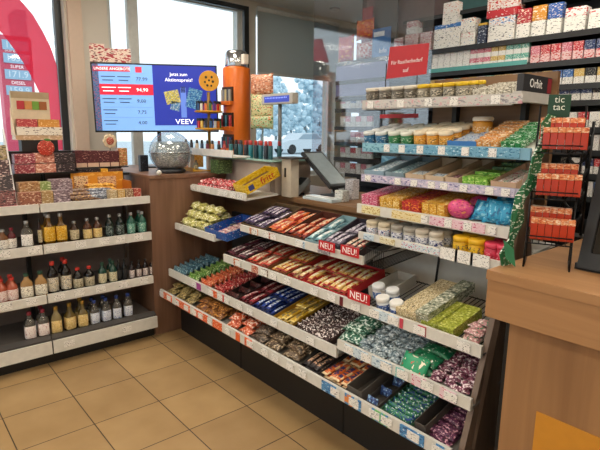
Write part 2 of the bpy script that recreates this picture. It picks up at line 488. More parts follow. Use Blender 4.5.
# fuel price totem outside the first window
py = 6.0
a0 = U(3, 20, 'Y', py); a1 = U(33, 120, 'Y', py)
x0, x1 = U(2, 80, 'Y', py).x, U(34, 80, 'Y', py).x
o = thing('price_totem', 'tall red fuel price totem with pale blue digits outside the window', 'sign', ((x0 + x1) / 2, py, -.1))
zt = U(15, 36, 'Y', py).z
MB().m(mat('#d8506a', .5, var=.03)).box((x0, py, -.1), (x1, py + .25, zt)).build('board', o)
xm = (x0 + x1) / 2; W = x1 - x0
LB = mat('#9fc3dd', .4, var=.02); TXW = mat('#ffffff', .5, var=0, emit=.3); TXB = mat('#7aa0bd', .5, var=0)
for k, (v, s, d) in enumerate(((45, None, '169.9'), (58, 'SUPER E10', '165.9'), (74, 'SUPER', '171.9'), (90, 'DIESEL', '159.9'))):
    z = U(15, v, 'Y', py).z; h = .22 * W
    MB().m(LB).box((x0 + .1 * W, py - .02, z - .18 * W), (x1 - .1 * W, py - .001, z + .14 * W)).build('price_panel', o)
    text('lettering', d, W * .3, mat('#e8f2f8', .5, var=0), (xm, py - .022, z - .02 * W), FACE_Y, o)
    if s: text('lettering', s, W * .15, TXW, (xm, py - .003, z + .24 * W), FACE_Y, o)
# flat pale blue building part above the totem
p0, p1 = U(15, 9, 'Y', 14), U(28, 36, 'Y', 14)
b = MB().m(mat('#a9cdda', .8)).box((p0.x, 14, -.1), (p1.x, 15, p0.z))
tag(b.build('pylon', at=((p0.x + p1.x) / 2, 14.5, -.1)), 'pale blue pylon rising behind the red arc', 'pylon')
# red arc foil on the first window
outer = [(-14, -22), (4, -16), (22, 2), (33, 15), (43, 32), (51, 48), (58, 66), (63, 85), (67, 108), (70, 135), (71, 150)]
inner = [(-30, 12), (-16, 18), (2, 33), (12, 46), (23, 62), (33, 79), (42, 98), (49, 115), (54, 132), (57, 142), (58, 150)]
yw = YB + .1
pa = [U(u, v, 'Y', yw) for u, v in outer]; pb = [U(u, v, 'Y', yw) for u, v in inner]
for q in pa: q.x = min(q.x, cols[0][0] - .06)
tag(MB().m(film('#f4506a', .25, .4)).strip(pa, pb, (0, .002, 0)).build('window_arc_foil', at=pb[5]), 'wide red arc of foil stuck on the window', 'sticker')

# ================================================================== LIQUOR SHELF UNIT
LY = -.2
unit = thing('liquor_shelf_unit', 'low shelving unit with white price rails holding rows of small bottles', 'shelf', (.6, 0, 0))
X0, X1 = -.5, 1.382
DK = mat('#3a3634', .6); BACKP = mat('#8a7d78', .7, var=.05)
MB().m(BACKP).box((X0, .22, 0), (X1, .25, 1.0)).build('back_panel', unit)
MB().m(mat('#161617', .5)).box((X0, -.17, 0), (X1, .2, .085)).build('plinth', unit)
BX = .7
TAGM = mat('#f1f0ec', .5)
def tagbox(mb, c, w, h, axis):
    c = Vector(c)
    if axis == 'Y': mb.box((c.x - w / 2, c.y - .003, c.z - h / 2), (c.x + w / 2, c.y, c.z + h / 2))
    else: mb.box((c.x - .003, c.y - w / 2, c.z - h / 2), (c.x, c.y + w / 2, c.z + h / 2))
rows = [(.985, .957, 1.006), (.745, .705, .76), (.435, .397, .451), (.17, .085, .165)]
for r, (zp, zb, zt) in enumerate(rows):
    for s0, s1 in ((X0, BX - .004), (BX + .004, X1 - .004)):
        sh = MB().m(mat('#6e6864', .55) if r else mat('#b9b0a5', .5)).box((s0, LY + .012, zp - .022), (s1, .215, zp)).build('shelf', unit)
        if r < 3: MB().m(RAIL).box((s0, LY - .006, zb), (s1, LY + .012, zt)).build('price_rail', sh)
        else:
            b = MB().m(mat('#4b4846', .5)).prism([(s0, LY + .012, zp - .01), (s0, LY - .03, zp - .0), (s0, LY - .03, zp + .006), (s0, LY + .012, zp + .02)], (s1 - s0, 0, 0))
            b.build('front_lip', sh)
            MB().m(RAIL).box((s0, LY - .045, zb), (s1, LY - .03, zt)).build('price_rail', sh)
        if r:
            n = 5 if s0 > 0 else 9
            for i in range(n):
                x = s0 + (i + .5 + random.uniform(-.2, .2)) * (s1 - s0) / n
                if r == 3 and random.random() < .45: continue
                b = MB().m(PAPER); tagbox(b, (x, LY - (.006 if r < 3 else .045), (zb + zt) / 2 + .002), .062, .036, 'Y'); b.build('price_tag', sh)
b = MB().m(mat('#2b2928', .5)).box((BX - .012, .19, .17), (BX + .012, .22, .985)); b.build('upright', unit)
b = MB().m(CHROME).box((1.345, .205, .5), (1.36, .22, .98)); b.build('upright', unit)

# ---- bottles
def bottle(h, r, glass, cap, label, lab=(.12, .5), neck=.3, square=0, caph=.12):
    """root mesh = glass body, children cap and label"""
    nh = h * (1 - neck)
    b = MB().m(glass).lathe([(r * .9, 0), (r, .004), (r, nh * .86), (r * .85, nh * .97), (r * .42, nh * 1.12), (r * .36, h * (1 - caph)), (r * .36, h * .97)], 18, sq=square)
    o = b.build('bottle')
    MB().m(cap).lathe([(r * .42, h * (1 - caph)), (r * .44, h * (1 - caph) + .002), (r * .44, h - .002), (r * .38, h)], 16).build('cap', o)
    MB().m(label).lathe([(r * 1.015, h * lab[0]), (r * 1.03, h * lab[0] + .001), (r * 1.03, h * lab[1] - .001), (r * 1.015, h * lab[1])], 18, sq=square, cap=False).build('label', o)
    return o
def bg(col, rough=.08):
    return mat(col, rough, var=.1, scale=20, trans=.0)
CLR = mat('#a9a49c', .06, var=.05, trans=.75)
labW = printed('#e9e4da', ('#5a4a44', .25), scale=90); labSk = printed('#eceae6', ('#44403c', .2), scale=70)
labY = printed('#d8a41c', ('#f1e2a0', .2), ('#7a5210', .1), scale=80)
labG = printed('#dcc07a', ('#7a3028', .15), ('#f3e6c0', .25), scale=80)
labB = printed('#d9e0ea', ('#2f57a8', .25), scale=80); labC = printed('#d8cfae', ('#37402c', .25), scale=90)
labD = printed('#cfc4a4', ('#8a7440', .25), ('#3a3428', .2), scale=80)
RED = mat('#c8372c', .4); GOLD = mat('#b08b3c', .3, .6); SILV = mat('#b9bcc0', .3, .6); GRN = mat('#1f4a3a', .4); BLK = mat('#1a1a1c', .4); NAVY = mat('#26408c', .35); MAG = mat('#8e2338', .4)
#            row  px   h    r    glass            cap  label  lab        neck sq  words
BOT = [
 (1, [3], .125, .028, bg('#7a5236'), SILV, labW, 'small amber flask bottle at the start of the upper bottle shelf', None),
 (1, [12], .13, .024, bg('#5c1f22'), MAG, labW, 'small dark red bottle beside the amber flask on the upper bottle shelf', None),
 (1, [27], .16, .030, CLR, SILV, labSk, 'clear square bottle with a white printed label on the upper bottle shelf', None),
 (1, [40], .165, .012, bg('#3a2018'), BLK, labD, 'thin dark bottle squeezed beside the yellow labelled bottles', None),
 (1, [49, 61], .19, .030, bg('#6b4a1a'), SILV, labY, 'tall bottle with a golden yellow label on the upper bottle shelf', 'yellow labelled bottles'),
 (1, [74.5], .13, .027, bg('#3d2614'), SILV, labD, 'short brown bottle with a round tan label beside the yellow labelled bottles', None),
 (1, [87.5, 97.5], .14, .027, bg('#4c2a16'), SILV, labG, 'short brown flask with cream label and silver cap on the upper bottle shelf', 'brown flasks with silver caps'),
 (1, [109.5, 120], .15, .026, bg('#15221f'), SILV, printed('#223430', ('#c9d4d2', .25), scale=100), 'black green bottle with white print on the upper bottle shelf', 'black green bottles'),
 (1, [131, 142], .15, .027, bg('#1e5a4c'), SILV, printed('#3a8a76', ('#d5e8dc', .35), scale=90), 'emerald green bottle with pale label at the end of the upper bottle shelf', 'emerald green bottles'),
 (2, [1.5, 12.5], .145, .030, bg('#a8543c'), RED, printed('#e3d3cd', ('#b03a38', .3), scale=80), 'squat reddish bottle with a bright red cap on the middle bottle shelf', 'reddish bottles with red caps'),
 (2, [27, 41], .155, .033, bg('#a07c4c'), GRN, printed('#e9e4d4', ('#594a33', .3), scale=80), 'squat golden bottle with a dark green cap on the middle bottle shelf', 'golden bottles with green caps'),
 (2, [53, 66], .205, .031, bg('#16100f'), RED, printed('#d9d2c2', ('#39434e', .3), ('#a88a3e', .2), scale=70), 'tall black bottle with a red cap and pale label on the middle bottle shelf', 'tall black red-capped bottles'),
 (2, [78, 89.5], .14, .031, bg('#1a1512'), RED, printed('#bdb49a', ('#4c4430', .35), scale=80), 'short black bottle with a red cap on the middle bottle shelf', 'short black red-capped bottles'),
 (2, [102.5, 113], .15, .026, bg('#1d4034'), GRN, labC, 'dark green bottle with cream label on the middle bottle shelf', 'green bottles with cream labels'),
 (2, [119, 124.5], .15, .016, bg('#101112'), BLK, printed('#1c1d20', ('#35373a', .2)), 'slim all black bottle on the middle bottle shelf', 'slim black bottles'),
 (2, [132, 139, 145.5, 152], .125, .018, bg('#1b1214'), BLK, printed('#d8cfc9', ('#7c2a30', .35), scale=90), 'tiny dark bottle with white and red label at the end of the middle bottle shelf', 'tiny dark bottles'),
 (3, [30, 43.5], .18, .030, CLR, MAG, printed('#efe6e2', ('#b05a66', .2), scale=80), 'clear bottle with dark red cap on the bottom bottle shelf', 'clear bottles with red caps'),
 (3, [56.5], .18, .030, bg('#8a7b54'), GOLD, labG, 'pale gold bottle with cream label beside the clear red-capped bottles', None),
 (3, [70, 83], .185, .030, bg('#6b5a30'), GOLD, labG, 'olive gold bottle with tan label on the bottom bottle shelf', 'olive gold bottles'),
 (3, [94.5, 106, 117, 128], .17, .027, CLR, NAVY, labB, 'clear bottle with white and blue label on the bottom bottle shelf', 'clear blue labelled bottles'),
]
for r, pxs, h, rad, g, c, l, words, grp in BOT:
    sq = 5 if g in (CLR,) or 'gold' in words else 0
    nk = .38 if h > .18 and 'tall black' not in words else .3
    kd = Kind(bottle(h, rad, g, c, l, (.1, .52) if 'yellow' not in words else (.14, .6), nk, sq), words, 'bottle', grp)
    zp = rows[r][0]
    deep = 1 if len(pxs) == 1 else 2
    for px in pxs:
        y = -.145
        kd.put((Xat(px, y, zp + h * .4), y, zp + .0005), (0, 0, random.uniform(-.3, .3)))
    if grp and rad > .022:
        for px in pxs:                              # second row standing behind
            x = Xat(px, -.145, zp + h * .4)
            if random.random() < .5: kd.put((x + .004, -.145 + rad * 2.25, zp + .0005), (0, 0, random.uniform(-.3, .3)))

# ================================================================== WOODEN BLOCK (left counter)
blk = thing('wooden_counter_block', 'dark brown wooden counter block between the bottle shelves and the candy rack', 'counter', (1.9, .2, 0))
MB().m(WOODL).box((1.39, -.18, 0), (1.99, .9, 1.115)).build('body', blk)
MB().m(wood('#93705a', '#6e4f3c', 'y', 5)).box((1.385, -.19, 1.115), (1.99, .9, 1.14), .003).build('top', blk)
# ================================================================== TILL COUNTER behind the candy rack
tc_ = thing('till_counter', 'wooden till counter with a rim behind the candy rack', 'counter', (2.3, -.9, 0))
MB().m(WOODB).box((2.09, -1.62, 0), (2.62, -.0, .985)).build('body', tc_)
MB().m(WOODB).box((2.06, -1.62, .985), (2.66, -.0, 1.02), .003).build('top', tc_)

# ================================================================== CANDY GONDOLA
G = thing('candy_gondola', 'long candy display rack with slanted shelves, white price rails and wooden end panel', 'shelf', (1.9, -1.3, 0))
MB().m(mat('#111113', .5)).box((1.58, -2.55, 0), (2.0, -.2, .2)).build('plinth', G)
for yy in (-.98, -1.86): MB().m(mat('#050505', .6)).box((1.577, yy - .004, .0), (1.583, yy + .004, .2)).build('plinth_joint', G)
MB().m(mat('#d3d1ca', .6, var=.03)).box((2.03, -2.55, .2), (2.055, -1.62, .95)).build('back_panel', G)
MB().m(DK).box((2.03, -1.62, .2), (2.055, -.2, .84)).build('back_panel', G)
MB().m(WOODB).box((2.25, -2.42, .95), (2.275, -1.80, 1.715)).build('back_panel', G)
end = [(1.43, 0), (1.47, .34), (1.63, .72), (1.77, 1.12), (1.84, 1.30), (1.90, 1.30), (1.88, 1.12), (1.95, .85), (2.1, .6), (2.1, 0)]
MB().m(WOODP).prism([(x, -2.558 + .05 * min(1, z / .95), z) for x, z in end], (0, -.022, 0)).build('end_panel', G)
# uprights
for y in (-1.95, -2.3):
    MB().m(BLACK).box((2.215, y - .012, .95), (2.25, y + .012, 1.62)).build('upright', G)
MB().m(BLACK).tube([(1.98, -2.06, .7), (2.03, -2.05, .95)], .006).build('upright', G)

TILT = R(11)
TIER = {}
def tier(name, X, zb, zt, y0, y1, depth, tilt, rail=RAIL, wire=False, look='#c9c7c0', lift=0):
    d = dict(X=X, z=zb + .012 + lift, zb=zb, zt=zt, y0=y0, y1=y1, tilt=tilt, depth=depth)
    TIER[name] = d
    ct, st = math.cos(tilt), math.sin(tilt)
    b = MB().m(WIRE if wire else mat(look, .5))
    p = lambda s, h: (X + .016 + s * ct - h * st, d['z'] + s * st + h * ct)
    if wire:
        n = int((y0 - y1) / .022)
        for i in range(n + 1):
            y = y0 - i * (y0 - y1) / n
            a, c = p(0, -.004), p(depth, -.004)
            b.tube([(a[0], y, a[1]), (c[0], y, c[1])], .0022, 5)
        for s in (.01, depth * .5, depth):
            a = p(s, -.008); b.tube([(a[0], y0, a[1]), (a[0], y1, a[1])], .003, 5)
    else:
        a, c, e, f_ = p(0, 0), p(depth, 0), p(depth, -.012), p(0, -.012)
        b.prism([(q[0], y0, q[1]) for q in (a, c, e, f_)], (0, y1 - y0, 0))
    sh = b.build('shelf', G)
    rl = MB().m(rail).box((X, y1, zb), (X + .014, y0, zt)).build('price_rail', sh)
    d['shelf'] = sh
    return d
RAILT = mat('#cfd0cc', .3)
tier('L1', 1.43, .285, .338, -.19, -2.53, .34, TILT, look='#77746f')
tier('L2', 1.50, .425, .476, -.19, -1.88, .36, TILT, look='#77746f')
tier('L2b', 1.50, .473, .518, -1.885, -2.555, .36, TILT, look='#77746f')
tier('L3', 1.57, .648, .694, -.81, -2.54, .38, TILT, wire=True)
tier('L4', 1.66, .838, .878, -.864, -1.875, .34, R(16), look='#77746f')
tier('S2', 1.56, .757, .80, -.19, -.72, .35, R(4))
tier('S1', 1.70, 1.02, 1.066, -.19, -.86, .24, R(4))
tier('U5', 1.74, .938, .972, -1.77, -2.495, .47, R(3))
tier('U4', 1.80, 1.05, 1.096, -1.70, -2.495, .42, R(8), lift=.014)
tier('U3', 1.85, 1.203, 1.24, -1.676, -2.495, .38, R(3), lift=.012, rail=mat('#b9b6cc', .35))
tier('U2', 1.90, 1.348, 1.394, -1.63, -2.495, .33, R(11), lift=.02, rail=mat('#7fb0c8', .35))
tier('U1', 1.97, 1.562, 1.609, -1.556, -2.37, .26, R(6), lift=.03, rail=mat('#bfbcb8', .35))

def rail_bits(t, us, colour_seq, w=.075, h=.8, label=None):
    """coloured shelf-edge cards and white price tags slid into a rail"""
    d = TIER[t]; n = 0
    for (u0, u1, c) in us:
        y0, y1 = Yat(u0, d['X'], d['zb'] + .02), Yat(u1, d['X'], d['zb'] + .02)
        zm = (d['zb'] + d['zt']) / 2; hh = (d['zt'] - d['zb']) * h / 2
        m = c if not isinstance(c, str) else mat(c, .4)
        o = MB().m(m).box((d['X'] - .0035, y1, zm - hh), (d['X'], y0, zm + hh)).build('shelf_card', d['shelf'])
def tags(t, n, w=.055, h=.034, up=0, skip=.15, u0=None):
    d = TIER[t]
    for i in range(n):
        if random.random() < skip: continue
        y = d['y0'] + (d['y1'] - d['y0']) * (i + .5 + random.uniform(-.22, .22)) / n
        z = (d['zb'] + d['zt']) / 2 + up
        b = MB().m(PAPER).box((d['X'] - .0065, y - w / 2, z - h / 2), (d['X'] - .0036, y + w / 2, z + h / 2)); b.build('price_tag', d['shelf'])
OR = printed('#e2632c', ('#f4d8c4', .22), scale=45); BLU = printed('#4f8fc4', ('#2b4b80', .3), ('#dbe8f2', .1), scale=30)
PKC = printed('#e6cfd8', ('#c2496a', .25), scale=40); LBC = printed('#cfe0ea', ('#7d9db8', .3), scale=40)
rail_bits('L1', [(164, 172, OR), (176, 190, OR), (195, 208, OR), (213, 222, OR), (236, 240, OR), (245, 252, OR), (322, 336, BLU), (345, 354, printed('#e08a4a', ('#4f8fc4', .4), scale=20)), (358, 361, BLU), (372, 388, printed('#7cbf7a', ('#4f8fc4', .4), scale=25)), (400, 424, BLU), (436, 444, BLU)], None, h=.9)
tags('L1', 22)
rail_bits('L2', [(196, 201, '#a54b94'), (212, 217, OR), (222, 224, '#c8382c')], None)
tags('L2', 16, skip=.45)
rail_bits('L2b', [(345, 368, LBC), (372, 392, LBC), (396, 404, printed('#79c4c0', ('#e6f2f0', .3))), (412, 426, PKC), (440, 456, PKC)], None, h=.95)
tags('L2b', 6, skip=.2)
rail_bits('L3', [(234, 239, printed('#c46a3c', ('#e8d8c8', .3))), (252, 258, printed('#b4553c', ('#e8d8c8', .3))), (262, 268, printed('#6d5a50', ('#e8d8c8', .3))), (340, 343, '#6a1626'), (374, 398, LBC), (400, 403, '#c8465a'), (418, 426, '#b3344c')], None, h=.9)
tags('L3', 15, skip=.3)
rail_bits('L4', [(250, 258, printed('#c98050', ('#efe2d4', .3))), (268, 275, printed('#a54438', ('#efe2d4', .3))), (296, 305, LBC), (318, 330, printed('#8f8a92', ('#e4e4ea', .3)))], None, h=.9)
tags('L4', 10, skip=.35)
tags('S1', 8, w=.06, skip=.05); tags('S2', 2, skip=.3)
rail_bits('U5', [(364, 374, LBC), (380, 395, printed('#e6dfc0', ('#b49a50', .3))), (402, 440, printed('#d5dde2', ('#c25a80', .25), ('#7ba0bc', .2), scale=45))], None)
rail_bits('U4', [(362, 380, printed('#e6dca8', ('#b48a30', .25))), (392, 425, printed('#e8d9a8', ('#c9a64a', .3))), (430, 485, printed('#e6c6d2', ('#c25a80', .3), scale=40))], None)
tags('U4', 7, w=.035, skip=.2)
rail_bits('U3', [(362, 515, printed('#c3bfd6', ('#6b66a0', .25), ('#e8d6e6', .2), scale=40))], None); tags('U3', 9, w=.035, h=.03, skip=.1)
rail_bits('U2', [(364, 400, printed('#8cc0d2', ('#3b7f9c', .3), scale=40)), (402, 520, printed('#6fa8c6', ('#2f6f96', .3), ('#d6ecf4', .12), scale=35))], None); tags('U2', 8, w=.035, h=.036, skip=.1)
rail_bits('U1', [(366, 523, printed('#c9c6c2', ('#8d8a90', .25), ('#d59aa4', .15), scale=35))], None); tags('U1', 5, w=.04, h=.036, skip=.1)

def at(t, y, s, h=0):
    d = TIER[t]; ct, st = math.cos(d['tilt']), math.sin(d['tilt'])
    return Vector((d['X'] + (.032 if st > .04 else .018) + s * ct - h * st, y, d['z'] + (s + (.016 if st > .04 else .002)) * st + h * ct))

# ---- product shapes
def pillow_kind(name, mt, lx, ly, h, label, cat, grp, crimp=.012):
    return Kind(MB().m(mt).pillow(lx, ly, h, crimp=crimp).build(name), label, cat, grp)

def tray(w, d, h, mt, inner=None, front=None):
    """open carton, long axis x (depth), origin at its front bottom middle"""
    th = .003; fr = h if front is None else front
    b = MB().m(mt)
    b.box((0, -w / 2, 0), (d, w / 2, th))
    b.prism([(0, -w / 2, th), (d, -w / 2, th), (d, -w / 2, h), (0, -w / 2, fr)], (0, th, 0))
    b.prism([(0, w / 2 - th, th), (d, w / 2 - th, th), (d, w / 2 - th, h), (0, w / 2 - th, fr)], (0, th, 0))
    b.box((0, -w / 2 + th, th), (th, w / 2 - th, fr)); b.box((d - th, -w / 2 + th, th), (d, w / 2 - th, h))
    return b

def box_of_bars(t, u0, u1, mt, words, grp, box='#c9b79a', depth=.3, n=None, boxlabel=None, hgt=.05, start=.0, lean=62, barw=.042, thick=.016, shingle=False):
    d = TIER[t]; zz = d['z'] + .03
    y0, y1 = Yat(u0, d['X'] + .04, zz), Yat(u1, d['X'] + .04, zz)
    w = abs(y0 - y1) - .004; ym = (y0 + y1) / 2
    if box:
        bm_ = box if not isinstance(box, str) else mat(box, .7)
        o = tray(w, depth, hgt, bm_, front=.03).build('display_carton', at=(0, 0, 0))
        o.location = at(t, ym, start, .001); o.rotation_euler = (0, -d['tilt'], 0)
        tag(o, boxlabel or ('open display carton holding the ' + words.split(' in ')[0].split(' on ')[0] + 's'), 'box')
    if not shingle:
        kd = pillow_kind('candy_bar', wrapper(*SPEC[mt.name]), .037, .134, .018, words, 'candy bar', grp)
        na = max(2, int((w - .008) / .0375)); nd = max(1, int((depth - .02) / .136))
        for k in range(2):
            for i in range(na):
                for j in range(nd):
                    if k == 1 and random.random() < .22: continue
                    y = ym + (i - (na - 1) / 2) * (w - .05) / max(1, na - 1) + random.uniform(-.002, .002)
                    sd_ = start + .012 + .067 + j * .1365 + random.uniform(0, .006)
                    e = (Matrix.Rotation(-d['tilt'] + random.uniform(-.015, .0), 3, 'Y') @ Matrix.Rotation(R(90) + random.uniform(-.07, .07) * (1 + k), 3, 'Z')).to_euler()
                    kd.put(at(t, y, sd_, .006 + k * .019 + random.uniform(0, .002)), e)
        return kd
    cols_ = max(1, round(w / .15)); bl = (w - .012) / cols_ - .004
    n = n or int((depth - .03) / .026)
    kd = pillow_kind('candy_bar', mt, barw, bl, thick, words, 'candy bar', grp)
    for c in range(cols_):
        y = ym + (c - (cols_ - 1) / 2) * (bl + .004)
        for i in range(n):
            s = start + .02 + i * (depth - .045) / max(1, n - 1)
            p = at(t, y + random.uniform(-.003, .003), s, .0235 + random.uniform(0, .003))
            kd.put(p, (random.uniform(-.03, .03), -d['tilt'] - R(lean) + random.uniform(-.12, .12), random.uniform(-.03, .03)))
    return kd

def heap(t, u0, u1, mt, words, grp, lx=.035, ly=.075, h=.018, depth=.3, layers=2, name='candy_sachet', cat='candy', start=.01, pitch=None, turn=.4, fill=1.0):
    d = TIER[t]; zz = d['z'] + .03
    y0, y1 = Yat(u0, d['X'] + .04, zz), Yat(u1, d['X'] + .04, zz)
    kd = pillow_kind(name, mt, lx, ly, h, words, cat, grp, crimp=min(.012, ly * .12))
    ny = max(1, int(abs(y0 - y1) / (ly * .98))); nx = max(1, int(depth / (lx * 1.02)))
    for k in range(layers):
        for i in range(nx - k):
            for j in range(ny):
                if random.random() > fill: continue
                y = y0 + (y1 - y0) * (j + .5) / ny + random.uniform(-.25, .25) * ly * turn
                s = start + lx / 2 + (i + .5 * k) * lx * 1.02
                p = at(t, y, s, .004 + k * h * .85 + random.uniform(0, .003))
                e = (Matrix.Rotation(-d['tilt'] + random.uniform(-.2, .02), 3, 'Y') @ Matrix.Rotation(random.uniform(-turn, turn), 3, 'Z')).to_euler()
                kd.put(p, e)
    return kd

P = printed
# ---- L4 (upper slanted candy shelf)
box_of_bars('L4', 243, 267, P('#55416b', ('#e7dfe8', .42), ('#2c2038', .2), scale=60), 'purple and white chocolate bar in the first carton of the upper candy shelf', 'purple chocolate bars', '#6a563c')
box_of_bars('L4', 268, 286, P('#c4473a', ('#f0d6b0', .25), ('#e07a3a', .3), scale=60), 'red and orange chocolate bar in the second carton of the upper candy shelf', 'red chocolate bars', '#3c2620')
box_of_bars('L4', 287, 306, P('#cf5a35', ('#efd9bc', .25), ('#7c2620', .2), scale=60), 'orange and brown wafer bar in the third carton of the upper candy shelf', 'orange wafer bars', '#5a2f22')
box_of_bars('L4', 307, 321, P('#b9d6dc', ('#f2f6f4', .4), ('#6c9ca8', .2), scale=60), 'pale blue coconut bar on the upper candy shelf', 'pale blue bars', '#93b4bc')
box_of_bars('L4', 322, 340, P('#776c80', ('#e2dde8', .4), ('#352f40', .3), scale=55), 'grey lilac chocolate bar on the upper candy shelf', 'grey lilac bars', '#3b3540')
box_of_bars('L4', 342, 361, P('#8d2c2c', ('#e9d9c4', .2), ('#1f4a44', .3), scale=50), 'dark red and green bar beside the wire basket', 'dark red bars', '#2c2022', depth=.155)
# ---- L3
box_of_bars('L3', 226, 246, P('#43282e', ('#e3d5d2', .32), ('#6c3040', .3), scale=60), 'dark maroon and white chocolate bar on the middle candy shelf', 'dark maroon bars', '#2a1c1c')
box_of_bars('L3', 247, 268, P('#b98a6c', ('#f0dfc8', .4), ('#c4402f', .2), scale=60), 'cream and brown bar with red print on the middle candy shelf', 'cream bars with red print', '#8a3026')
box_of_bars('L3', 269, 288, P('#d9a64e', ('#f4e8c6', .4), ('#a4352a', .12), scale=55), 'amber and cream bar on the middle candy shelf', 'amber bars', '#6f4a20')
box_of_bars('L3', 289, 303, P('#e3c28a', ('#f7efd8', .4), ('#8c2c24', .15), scale=55), 'cream wafer bar beside the amber bars', 'cream wafer bars', '#b33026')
box_of_bars('L3', 304, 346, P('#dfbb6e', ('#f6ead0', .4), ('#b3352c', .12), scale=55), 'golden cream chocolate bar in the wide red carton', 'golden cream bars', '#b9282c', boxlabel='wide red display carton of golden cream bars on the middle shelf')
# ---- L2
box_of_bars('L2', 174, 188, P('#3f6a7c', ('#a9c6cc', .25), ('#29465c', .3), scale=50), 'teal blue snack bag in the first row of the long lower shelf', 'teal snack bags', None, thick=.028, barw=.06, n=7, shingle=True)
box_of_bars('L2', 189, 200, P('#5f8a3c', ('#c8d69a', .22), ('#345a2a', .3), scale=50), 'leaf green snack bag on the long lower shelf', 'green snack bags', None, thick=.028, barw=.06, n=7, shingle=True)
box_of_bars('L2', 201, 213, P('#b8452e', ('#e9b48a', .25), ('#d8783c', .3), scale=50), 'orange red snack bag on the long lower shelf', 'orange snack bags', None, thick=.024, barw=.055, n=8, shingle=True)
box_of_bars('L2', 214, 226, P('#a8282c', ('#edc9b4', .25), ('#6c181c', .3), scale=50), 'crimson snack bar on the long lower shelf', 'crimson snack bars', None, n=9, shingle=True)
box_of_bars('L2', 227, 239, P('#44191c', ('#7c5048', .2), ('#241012', .3), scale=50), 'dark brown chocolate bar in a half empty carton', 'dark brown bars', '#2e1d1a', n=4, shingle=True, boxlabel='half empty dark brown display carton on the long lower shelf')
box_of_bars('L2', 240, 252, P('#a2353f', ('#ecd0cc', .4), ('#5c1a24', .2), scale=60), 'rose red and white bar on the long lower shelf', 'rose red bars', '#5a1a1e')
box_of_bars('L2', 253, 273, P('#27459c', ('#dfe8f4', .38), ('#14245c', .3), scale=55), 'royal blue and white chocolate bar on the long lower shelf', 'royal blue bars', '#1b2c5e', boxlabel='open navy carton holding the royal blue chocolate bars')
box_of_bars('L2', 275, 294, P('#c9a22c', ('#8a7a54', .35), ('#f0d47c', .2), scale=50), 'yellow and olive bar on the long lower shelf', 'yellow olive bars', '#a07a1c')
box_of_bars('L2', 296, 331, P('#4a3330', ('#ece2de', .38), ('#2c1d1c', .3), scale=55), 'dark brown and white chocolate bar on the long lower shelf', 'brown white bars', '#33221f', shingle=True)
# ---- L2b
heap('L2b', 340, 356, P('#2f6f58', ('#dfece4', .4), ('#17402f', .3), scale=45), 'dark green and white sweet bag at the start of the raised shelf', 'dark green sweet bags', .07, .13, .035, .26, 2, turn=.25)
heap('L2b', 358, 407, P('#8fa0a8', ('#d8e2e6', .35), ('#4c626e', .3), scale=55), 'grey blue wrapped mint on the raised shelf', 'grey blue mints', .036, .055, .018, .28, 2, turn=.7)
heap('L2b', 408, 426, P('#1d7a52', ('#f2f2ea', .12), ('#0f5236', .3), scale=40), 'glossy green sweet bag on the raised shelf', 'glossy green sweet bags', .07, .13, .03, .26, 2, turn=.25)
heap('L2b', 428, 470, P('#8c5168', ('#ecdfe2', .4), ('#4c2436', .3), scale=55), 'plum and white wrapped toffee at the end of the raised shelf', 'plum toffees', .036, .055, .018, .28, 2, turn=.7)
# one bag standing upright at the front
gb = MB().m(P('#2a9a6c', ('#f4ecd8', .18), ('#c8473c', .12), scale=25)).pillow(.09, .12, .028).build('candy_bag')
d_ = TIER['L2b']; gb.location = Vector((1.55, Yat(415, 1.54, .55), .525)); gb.rotation_euler = (0, R(-58), 0)
tag(gb, 'bright green sweet bag with cream print propped up at the rail', 'candy bag')
# ---- L1
heap('L1', 166, 192, P('#8a7a4c', ('#c9b47c', .25), ('#5a4a2c', .3), scale=45), 'olive gold snack bag at the start of the bottom shelf', 'olive gold snack bags', .08, .1, .03, .24, 2, turn=.3)
heap('L1', 194, 220, P('#8c5a30', ('#e0a04c', .25), ('#5c2c1c', .3), scale=45), 'amber brown snack bag on the bottom shelf', 'amber brown snack bags', .08, .1, .03, .24, 2, turn=.3)
heap('L1', 225, 249, P('#d9663a', ('#f4dccc', .35), ('#a83c24', .2), scale=40), 'orange and white snack bag on the bottom shelf', 'orange white snack bags', .07, .1, .032, .22, 2, turn=.35)
heap('L1', 251, 262, P('#5c5046', ('#a8937c', .3), ('#33291f', .3), scale=45), 'taupe snack bag on the bottom shelf', 'taupe snack bags', .08, .11, .03, .22, 2, turn=.3)
heap('L1', 264, 297, P('#6b5844', ('#cdb99a', .3), ('#3a2c20', .3), scale=40), 'crinkled brown and beige snack bag on the bottom shelf', 'brown beige snack bags', .08, .12, .034, .24, 2, turn=.3)
box_of_bars('L1', 302, 320, P('#3a3030', ('#c9a184', .25), ('#221a1a', .3), scale=50), 'blackish bar on the bottom shelf beside the orange bars', 'blackish bars', '#2a2222')
box_of_bars('L1', 321, 348, P('#d0692c', ('#3b3566', .35), ('#f2d3a4', .2), scale=50), 'orange and indigo bar on the bottom shelf', 'orange indigo bars', '#4a423e')
box_of_bars('L1', 366, 380, P('#3b5690', ('#9cc0dc', .25), ('#222c50', .3), scale=50), 'blue bar in the nearly empty grey carton', 'blue bars in the grey carton', '#4b4743', n=4, shingle=True, boxlabel='nearly empty grey display carton on the bottom shelf')
o = tray(abs(Yat(350, 1.47, .33) - Yat(364, 1.47, .33)), .3, .075, mat('#5a544e', .7), front=.06).build('display_carton'); o.location = at('L1', (Yat(350, 1.47, .33) + Yat(364, 1.47, .33)) / 2, 0, .001); o.rotation_euler = (0, -TILT, 0)
tag(o, 'empty dark grey display carton beside the orange indigo bars', 'box')
box_of_bars('L1', 382, 414, P('#2f7a54', ('#d8e6ee', .22), ('#27408c', .35), scale=50), 'green and blue bar on the bottom shelf', 'green blue bars', '#2c5a3e', shingle=True)
